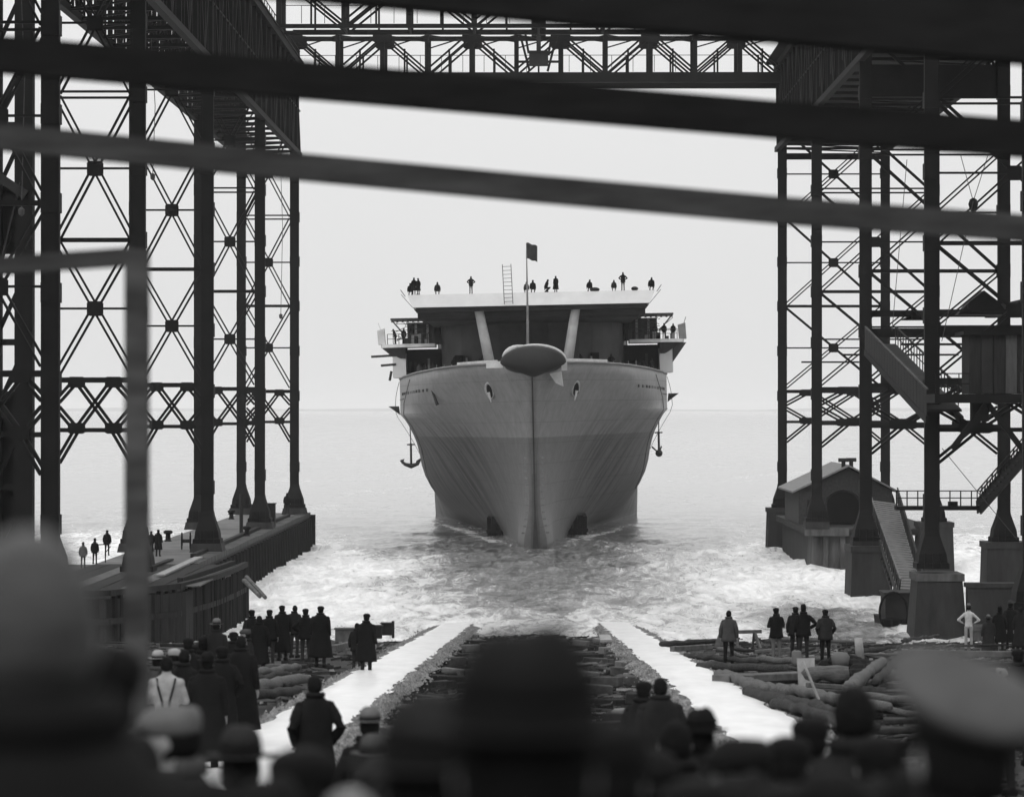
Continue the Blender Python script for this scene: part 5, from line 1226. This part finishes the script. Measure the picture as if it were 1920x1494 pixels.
# on the slip between stand and water
GS = 'onlookers standing on the slipway'
person(692, 1318, 28.5, 'person in a light banded felt hat seated low beside the left way', GS, hat='fedora', hatc='grey', coatc='black')
person(697, 1370, 22.5, 'person in a round dark hat just below the light banded one', GS, hat='bowler', hatc='mid', coatc='dark')
person(590, 1261, 38, 'person in a long flared coat standing on the white left way', GS, hat=None, coat='long', coatc='black', legs='stride', arms='pockets', rz=.35)
person(1238, 1265, 38, 'dark haired broad person standing by the right way', GS, hat=None, coatc='charcoal', big=1.12)
person(1206, 1272, 40, 'person in a dark cap hidden behind the broad one by the right way', GS, hat='cap', coatc='black')
GLC = 'crowd on the slip left of the left way'
for i, (px, top, D, lab, kw) in enumerate((
    (312, 1226, 44, 'person in a white shirt and dark braces among the left crowd', dict(hat=None, coat=None, shirt='pale', lower='dark', extra='braces', arms='folded')),
    (326, 1212, 50, 'person in a pale cap behind the white shirt', dict(hat='cap', hatc='pale', coatc='dark')),
    (294, 1216, 52, 'person in a pale hat left of the pale capped one in the left crowd', dict(hat='bowler', hatc='pale', coatc='mid')),
    (222, 1213, 50, 'person in a grey cap left of the blurred upright timber', dict(hat='cap', hatc='grey', coatc='black')),
    (405, 1157, 60, 'person in a big grey hat standing above the left crowd', dict(hat='bowler', hatc='grey', coatc='charcoal', big=1.12, feet=6.85)),
    (352, 1193, 58, 'dark capped person left of the big grey hat', dict(hat='cap', coatc='black')),
    (380, 1190, 60, 'dark hatted person just below and left of the big grey hat', dict(hat='fedora', coatc='black', coat='overcoat')),
    (345, 1214, 49, 'dark bareheaded person right of the white shirt', dict(hat=None, coatc='black', coat='overcoat')),
    (388, 1218, 47, 'broad dark coated person with back fully towards us in the left crowd', dict(hat='fedora', coatc='black', coat='long', big=1.12)),
    (416, 1208, 52, 'dark coated person with hands in pockets left of the tallest long coat', dict(hat='cap', coatc='black', coat='overcoat', arms='pockets')),
    (452, 1188, 53, 'tall person in a floor length black coat at the right of the left crowd', dict(hat=None, coatc='black', coat='long', big=1.1)),
    (462, 1176, 68, 'person in a light cap turned sideways above the long black coat', dict(hat='cap', hatc='mid', coatc='charcoal', rz=1.6)),
    (437, 1182, 72, 'dark capped person between the big grey hat and the light cap', dict(hat='cap', coatc='black')),
    (367, 1206, 66, 'half hidden dark hatted person deep in the left crowd', dict(hat='fedora', coatc='black')),
    (472, 1141, 99, 'leftmost of the row of dark coats against the water at left', dict(hat='cap', coatc='black')),
    (486, 1152, 92, 'short person in front of the leftmost dark coat by the water', dict(hat=None, coatc='black', coat='overcoat')),
    (505, 1141, 104, 'slim person with cap second in the row against the water', dict(hat='cap', coatc='black')),
    (529, 1133, 106, 'person in a long black overcoat in the middle of the row by the water', dict(hat='cap', coatc='black', coat='long', big=1.08)),
    (552, 1133, 112, 'bareheaded slim person right of the long black overcoat by the water', dict(hat=None, coatc='charcoal', turn=.8)),
    (573, 1139, 104, 'person with one elbow out near the right end of the row by the water', dict(hat='cap', coatc='black', arms='hips')),
    (601, 1134, 96, 'biggest dark overcoat at the right end of the row by the water', dict(hat='cap', coatc='black', coat='long', big=1.2)),
    (687, 1148, 93, 'dark coated person standing alone by the crates at the left way', dict(hat='cap', coatc='black', coat='overcoat', big=1.12)),
    (669, 1166, 100, 'small person half hidden behind the one by the crates', dict(hat=None, coatc='charcoal')),
)): person(px, top, D, lab, GLC, **kw)
GRC = 'onlookers among the logs at right'
for (px, top, D, lab, kw) in (
    (1366, 1142, 104, 'bareheaded person in a grey jacket, leftmost among the logs', dict(hat=None, coatc='mid', lower='black', big=.98)),
    (1455, 1137, 108, 'person in a dark jacket and pale trousers among the logs', dict(hat='cap', coatc='black', coat='jacket', lower='grey', arms='folded', legs='stand')),
    (1491, 1135, 109, 'person in a cap standing left of the one with an elbow out', dict(hat='cap', coatc='charcoal')),
    (1506, 1130, 106, 'hatted person with right elbow out, hand on hip, among the logs', dict(hat='fedora', coatc='black', arms='onehip', big=1.04)),
    (1547, 1140, 106, 'person in a grey jacket and cap, rightmost of the five among the logs', dict(hat='cap', coatc='dark', lower='black', arms='pockets', big=1.04)),
    (1815, 1129, 128, 'slim person all in white with a pale hat near the concrete piers', dict(hat='bowler', hatc='grey', coat=None, shirt='white', lower='pale', arms='hips', big=.86)),
    (1852, 1150, 124, 'person in a pale hat and wide dark coat right of the one in white', dict(hat='bowler', hatc='grey', coatc='dark', coat='long', big=1.05, feet='free')),
    (1873, 1134, 126, 'dark hatted person third from the right edge by the piers', dict(hat='fedora', coatc='black', coat='overcoat')),
    (1893, 1128, 128, 'tallest dark coated person second from the right edge', dict(hat='cap', coatc='black', coat='long', big=1.1)),
    (1912, 1136, 124, 'dark coated person at the very right edge by the piers', dict(hat='cap', coatc='charcoal', coat='long')),
    (1880, 1236, 44, 'person with a pale face low at the right edge behind the uniform cap', dict(hat=None, coatc='black', rz=2.4)),
    (1908, 1212, 50, 'dark capped person low at the right edge behind the uniform cap', dict(hat='cap', coatc='black')),
): person(px, top, D, lab, GRC, **kw)
GP = 'onlookers on the left pier'
for (px, top, D, lab, kw) in (
    (200, 993, 197, 'person standing upright on the pier left of the blurred timber', dict(hat='cap', coatc='black')),
    (177, 1008, 186, 'person in a hat leaning at the pier edge beside a thin post', dict(hat='fedora', coatc='charcoal')),
    (155, 1015, 182, 'person in pale clothes half hidden by the blurred grey hair', dict(hat='fedora', hatc='grey', coatc='grey')),
    (283, 995, 200, 'person half hidden behind the blurred upright timber on the pier', dict(hat='cap', coatc='black')),
    (296, 992, 196, 'person in a long dark coat right of the blurred upright timber on the pier', dict(hat='cap', coatc='black', coat='overcoat', turn=.5)),
    (367, 1004, 212, 'person bending by the thick gantry leg on the pier', dict(hat=None, coatc='black', lean=.35)),
    (538, 923, 271, 'tiny person beside the farthest gantry foot on the pier', dict(hat=None, coatc='black')),
): person(px, top, D, lab, GP, feet=PT - .03, **kw)
GD = 'people on the flight deck of the ship'
DK_ = lambda x, t: onship((x, t, 24.06)).z
def deckp(px, h, lab, t=23.5, **kw):
    D = 275 + t; x = (px - CX) / F * D; z = DK_(x + .27, t); drop = {'sit': .46, 'crouch': .56}.get(kw.get('legs'), 0)
    person(px, HY - (z + h - CH) * F / D, D, lab, GD, feet=z, **kw)
deckp(769, 1.2, 'person crouching at the left corner of the flight deck', hat='cap', legs='crouch', coatc='black')
deckp(776, 1.72, 'taller person standing in the cluster at the left deck corner', hat='cap', coatc='black', coat='overcoat')
deckp(784, 1.66, 'person on the right of the cluster at the left deck corner', hat='cap', coatc='black', coat='overcoat', rz=.7)
deckp(820, 1.25, 'small lone person sitting on the deck between the corner cluster and a standing figure', hat=None, legs='crouch', coatc='dark')
deckp(883, 1.75, 'lone person standing with folded arms on the left half of the deck', hat=None, coatc='charcoal', arms='hips')
deckp(987, 1.1, 'person sitting just left of the flagstaff on the deck', hat=None, legs='crouch', coatc='mid')
deckp(999, 1.25, 'person sitting behind the flagstaff on the deck', hat='cap', legs='crouch', coatc='black', big=1.15)
deckp(1023, 1.3, 'person leaning forward right of the flagstaff on the deck', hat=None, legs='crouch', coatc='black', lean=.3, rz=-1.2)
deckp(1042, 1.6, 'stout person in a long coat right of the leaning one on the deck', hat='cap', coat='long', coatc='black', big=1.15)
deckp(1105, 1.2, 'person sitting on the right half of the deck beside a bundle', hat=None, legs='crouch', coatc='black', lean=.2)
deckp(1151, 1.1, 'small crouching figure left of the standing one at right', hat=None, legs='crouch', coatc='dark')
deckp(1168, 1.85, 'tallest figure standing on the right half of the flight deck', hat=None, coatc='black', arms='hips')
deckp(1221, 1.3, 'figure crouching at the right corner of the flight deck', hat=None, legs='crouch', coatc='black', lean=.2, big=1.1)
for px, py in ((1115, 546), (1190, 544)):
    D = 298.5; p = P(px, py, D); p.z = DK_(p.x, 23.5) - .01; m = MB(); m.ell((0, 0, .18), (.5 if px < 1150 else .35, .3, .22), 12, 7); tag(m.build('bundle', cloths['dark'], None, True, p), 'dark bundle lying on deck beside the sitting figure' if px < 1150 else 'small dark bundle lying on deck right of the tallest figure', 'bundle')
GG = 'people crowding the side galleries of the ship'
for (px, lab) in ((786, 'leftmost of the dark figures in the left side opening'), (797, 'middle one of the dark figures in the left side opening'), (812, 'rightmost of the dark figures in the left side opening'), (1192, 'leftmost of the dark figures in the right side opening'), (1207, 'middle one of the dark figures in the right side opening'), (1222, 'rightmost of the dark figures in the right side opening')):
    t = 44; D = 275 + t; x = (px - CX) / F * D; z = onship((x + .27, t, 16.02)).z; person(px, HY - (z + 1.7 - CH) * F / D, D, lab, GG, feet=z, hat='cap' if px % 2 else None, coatc='dark' if px % 3 else 'mid')
for (px, lab) in ((757, 'left figure standing in the upper left gallery'), (771, 'right figure standing in the upper left gallery'), (1228, 'left figure standing in the upper right gallery'), (1245, 'right figure standing in the upper right gallery')):
    t = 44.6; D = 275 + t; x = (px - CX) / F * D; z = onship((x + .27, t, 19.7)).z; person(px, HY - (z + 1.7 - CH) * F / D, D, lab, 'people on the gun platforms', feet=z, hat='cap' if px % 2 else None, coatc='black')
GF = 'people on the foredeck under the flight deck'
for (px, t, lab, kw) in ((851, 30, 'left one of two dark figures under the left side of the flight deck', dict(hat=None, coatc='black')), (863, 31, 'right one of two dark figures under the left side of the flight deck', dict(hat='cap', coatc='black')),
                         (897, 26, 'dark figure bending beside the left raking strut', dict(hat=None, coatc='black', lean=.6, rz=-1.3)), (1146, 30, 'dark figure with an elbow out under the right side of the flight deck', dict(hat=None, coatc='black', arms='hips')),
                         (1093, 26, 'stooping dark figure right of the right raking strut', dict(hat=None, coatc='black', lean=.5, rz=1.0))):
    D = 275 + t; x = (px - CX) / F * D; z = onship((x + .27, t, 16.3)).z; person(px, HY - (z + 1.73 - CH) * F / D, D, lab, GF, feet=z, **kw)
for (s, px, lab, kw) in ((-1, 741, 'dark figure leaning on the left gun platform', dict(hat=None, coatc='black', lean=.35, rz=1.2)), (1, 1262, 'small dark figure on the right gun platform', dict(hat=None, coatc='black'))):
    t = 46; D = 275 + t; x = (px - CX) / F * D; z = onship((x + .27, t, 19.7)).z; person(px, HY - (z + 1.7 - CH) * F / D, D, lab, 'people on the gun platforms', feet=z, **kw)
flush_people()
# box under the person who stands above the left crowd
q = [x for x in PEOPLE if 'big grey hat standing' in x['label']][0]; p = P(q['px'], q['top'], q['D'])
m = MB(); m.box(-.5, .5, -.35, .35, 0, q['feet_z'] - gz(60) + .45); tag(m.build('crate', wood_d, None, False, (p.x, p.y, gz(60) - .45)), 'crate on which the big grey hatted onlooker stands', 'crate')
p = P(178, 1040, 188); m = MB(); m.tube([(.62, 0, 0), (.62, 0, 1.15)], .04, 6); m.tube([(.2, 0, 1.1), (.66, 0, 1.12)], .035, 6); m.tube([(.62, 0, .6), (.95, 0, 1.0)], .03, 5); tag(m.build('handrail', steel, None, False, (p.x, p.y, PT - .03)), 'thin handrail post beside the leaning person on the pier', 'handrail')
p = P(385, 1040, 209); m = MB(); m.bar((-.5, -.3, 0), (.15, 0, 1.5), .08, .12); tag(m.build('plank', wood_l, None, False, (p.x - .3, p.y - 1.2, PT - .03)), 'short pale plank leaning against the thick gantry leg', 'plank', 'planks on the left pier')

# ------------------------------------------------------------------ viewing stand and the timber frame right before the camera
st = empty('viewing_stand', (0, 10, 9), 'plank viewing stand under the blurred onlookers in the foreground', 'stand'); b = set(bpy.data.objects)
for a, c, z in STAND + [(-3.2, 1.5, 11.02)]:
    y = a; k = 0
    while y < c - .05:
        ye = min(y + .29, c); MB().box(-6.5, 6.5, y + .012, ye - .012, z - .05 + .004 * (k % 2), z + .004 * (k % 2)).build('plank', [wood_m, wood_d][k % 2], st); y += .29; k += 1
    for x in (-6, -2, 2, 6): MB().box(x - .1, x + .1, a + .1, c - .1, z - .35, z - .056).build('joist', wood_d, st)
    for x in (-6, 0, 6):
        MB().box(x + .11, x + .29, a + .15, a + .33, gz(a) - 1.2, z - .056).build('stand_post', wood_d, st)
into(st, b)
fr = empty('timber_barrier', (-2, 15, 9), 'out of focus timber barrier of slanting rails crossing right in front of the view', 'barrier'); b = set(bpy.data.objects)
def railb(name, pts, D, thick, depth, mt):
    for (a, b_) in zip(pts, pts[1:]):
        MB().bar(P(a[0], a[1], D), P(b_[0] + .5, b_[1], D), thick, depth, (0, 0, 1)).build(name, mt, fr)
railb('upper_beam', [(-500, 60), (560, 150), (1460, 226), (2420, 300)], 15, 67 / F * 15, .16, rail_d)
railb('middle_rail', [(-500, 214), (0, 257), (560, 313), (1010, 355), (1460, 395), (1920, 429), (2420, 464)], 15.2, 50 / F * 15.2, .12, rail_m)
railb('top_beam', [(-500, -160), (980, -26), (1920, 57), (2420, 100)], 13.4, 125 / F * 13.4, .2, rail_d)
railb('short_rail', [(-500, 532), (247, 481)], 14.8, 34 / F * 14.8, .1, rail_m)
p = P(256, 478, 14.5); MB().box(p.x - .054, p.x + .054, 14.45, 14.56, 8.6, p.z + .03).build('post', rail_m, fr)
for px in (-460, 2380):
    p = P(px, 0, 15.6); MB().box(p.x - .1, p.x + .1, 15.4, 15.6, 8.5, CH + 3).build('outer_post', rail_d, fr)
into(fr, b)

# ------------------------------------------------------------------ faint far shore and the air
m = MB(); n = 120
vs = []; 
for i in range(n + 1):
    x = -6000 + 12000 * i / n; h = 14 + 18 * noise.fractal(Vector((x * .0006, 2, 0)), 1, 2, 4)
    vs += [(x, 20000, -1), (x, 20000, max(3, h)), (x, 20400, max(3, h)), (x, 20400, -1)]
fs = []
for i in range(n):
    for k in range(3): a = i * 4 + k; fs.append((a, a + 4, a + 5, a + 1))
m.add(vs, fs); tag(m.build('far_shore', mat('far_shore', .2, .9, .3, .01, 0)), kind='structure')
HZ = bpy.data.materials.new('haze'); HZ.use_nodes = True; n_ = HZ.node_tree; n_.nodes.clear()
o_ = n_.nodes.new('ShaderNodeOutputMaterial'); v_ = n_.nodes.new('ShaderNodeVolumePrincipled'); v_.inputs['Density'].default_value = .00008; v_.inputs['Color'].default_value = (1, 1, 1, 1); v_.inputs['Anisotropy'].default_value = .2
n_.links.new(v_.outputs[0], o_.inputs['Volume'])
hz = MB().box(-14000, 14000, -60, 22000, -6, 60).build('haze', HZ); tag(hz, kind='stuff')

# fine litter of chips, bark and splinters over the slipway ground: too many to count
def litter(x0, x1, y0, y1, n, seed, lab, zoff, mats):
    rn = random.Random(seed); mb = MB()
    for i in range(n):
        y = y0 + (y1 - y0) * rn.random() ** 1.2; x = rn.uniform(x0, x1)
        L_ = rn.uniform(.08, .55) * (1 if rn.random() < .85 else 2.2); a = rn.gauss(0, .8); w = rn.uniform(.02, .09)
        z = gz(y) - zoff + noise.fractal(Vector((x * .35, y * .35, 3)), 1, 2, 4) * .22 + rn.uniform(.0, .1)
        mb.bar((x, y, z), (x + math.cos(a) * L_, y + math.sin(a) * L_, z + rn.uniform(-.06, .09)), w, w * rn.uniform(.3, 1), None, rn.choices([0, 1, 2, 3], [4, 4, 3, 1])[0])
    tag(mb.build('wood_litter', mats, None), lab, 'litter', kind='stuff')
LM = [wood_m, wood_d, log_m, wood_l]
litter(5.9, 27, 40, 144, 7500, 21, 'chips and splinters littering the ground beside the right way', .40, LM)
litter(-26, -6.1, 40, 144, 3500, 22, 'chips and splinters littering the ground beside the left way', .40, LM)
litter(-3.4, 3.3, 34, 165, 6500, 23, 'chips and splinters between the timber blocks of the slip', .62, LM)

for i, (x, D, h0, h1) in enumerate(((-22.0, 258, 23, 8), (-24.4, 224, 23, 12), (-24.0, 188, 23, 14.5), (-26.0, 152, 23, 10))):
    m = MB(); m.tube([(x, D, H(h0)), (x + .25, D, H((h0 + h1) / 2)), (x + .1, D, H(h1))], .025, 5); m.lathe([(.03, -.35), (.14, -.25), (.16, 0), (.05, .1)], (x + .1, D, H(h1)), 8)
    tag(m.build('tackle_rope', rope_m), 'thin rope with a small block hanging in the left gantry, ' + ('farthest from us', 'second farthest', 'second nearest', 'nearest to us')[i], 'rope', 'ropes hanging in the left gantry')
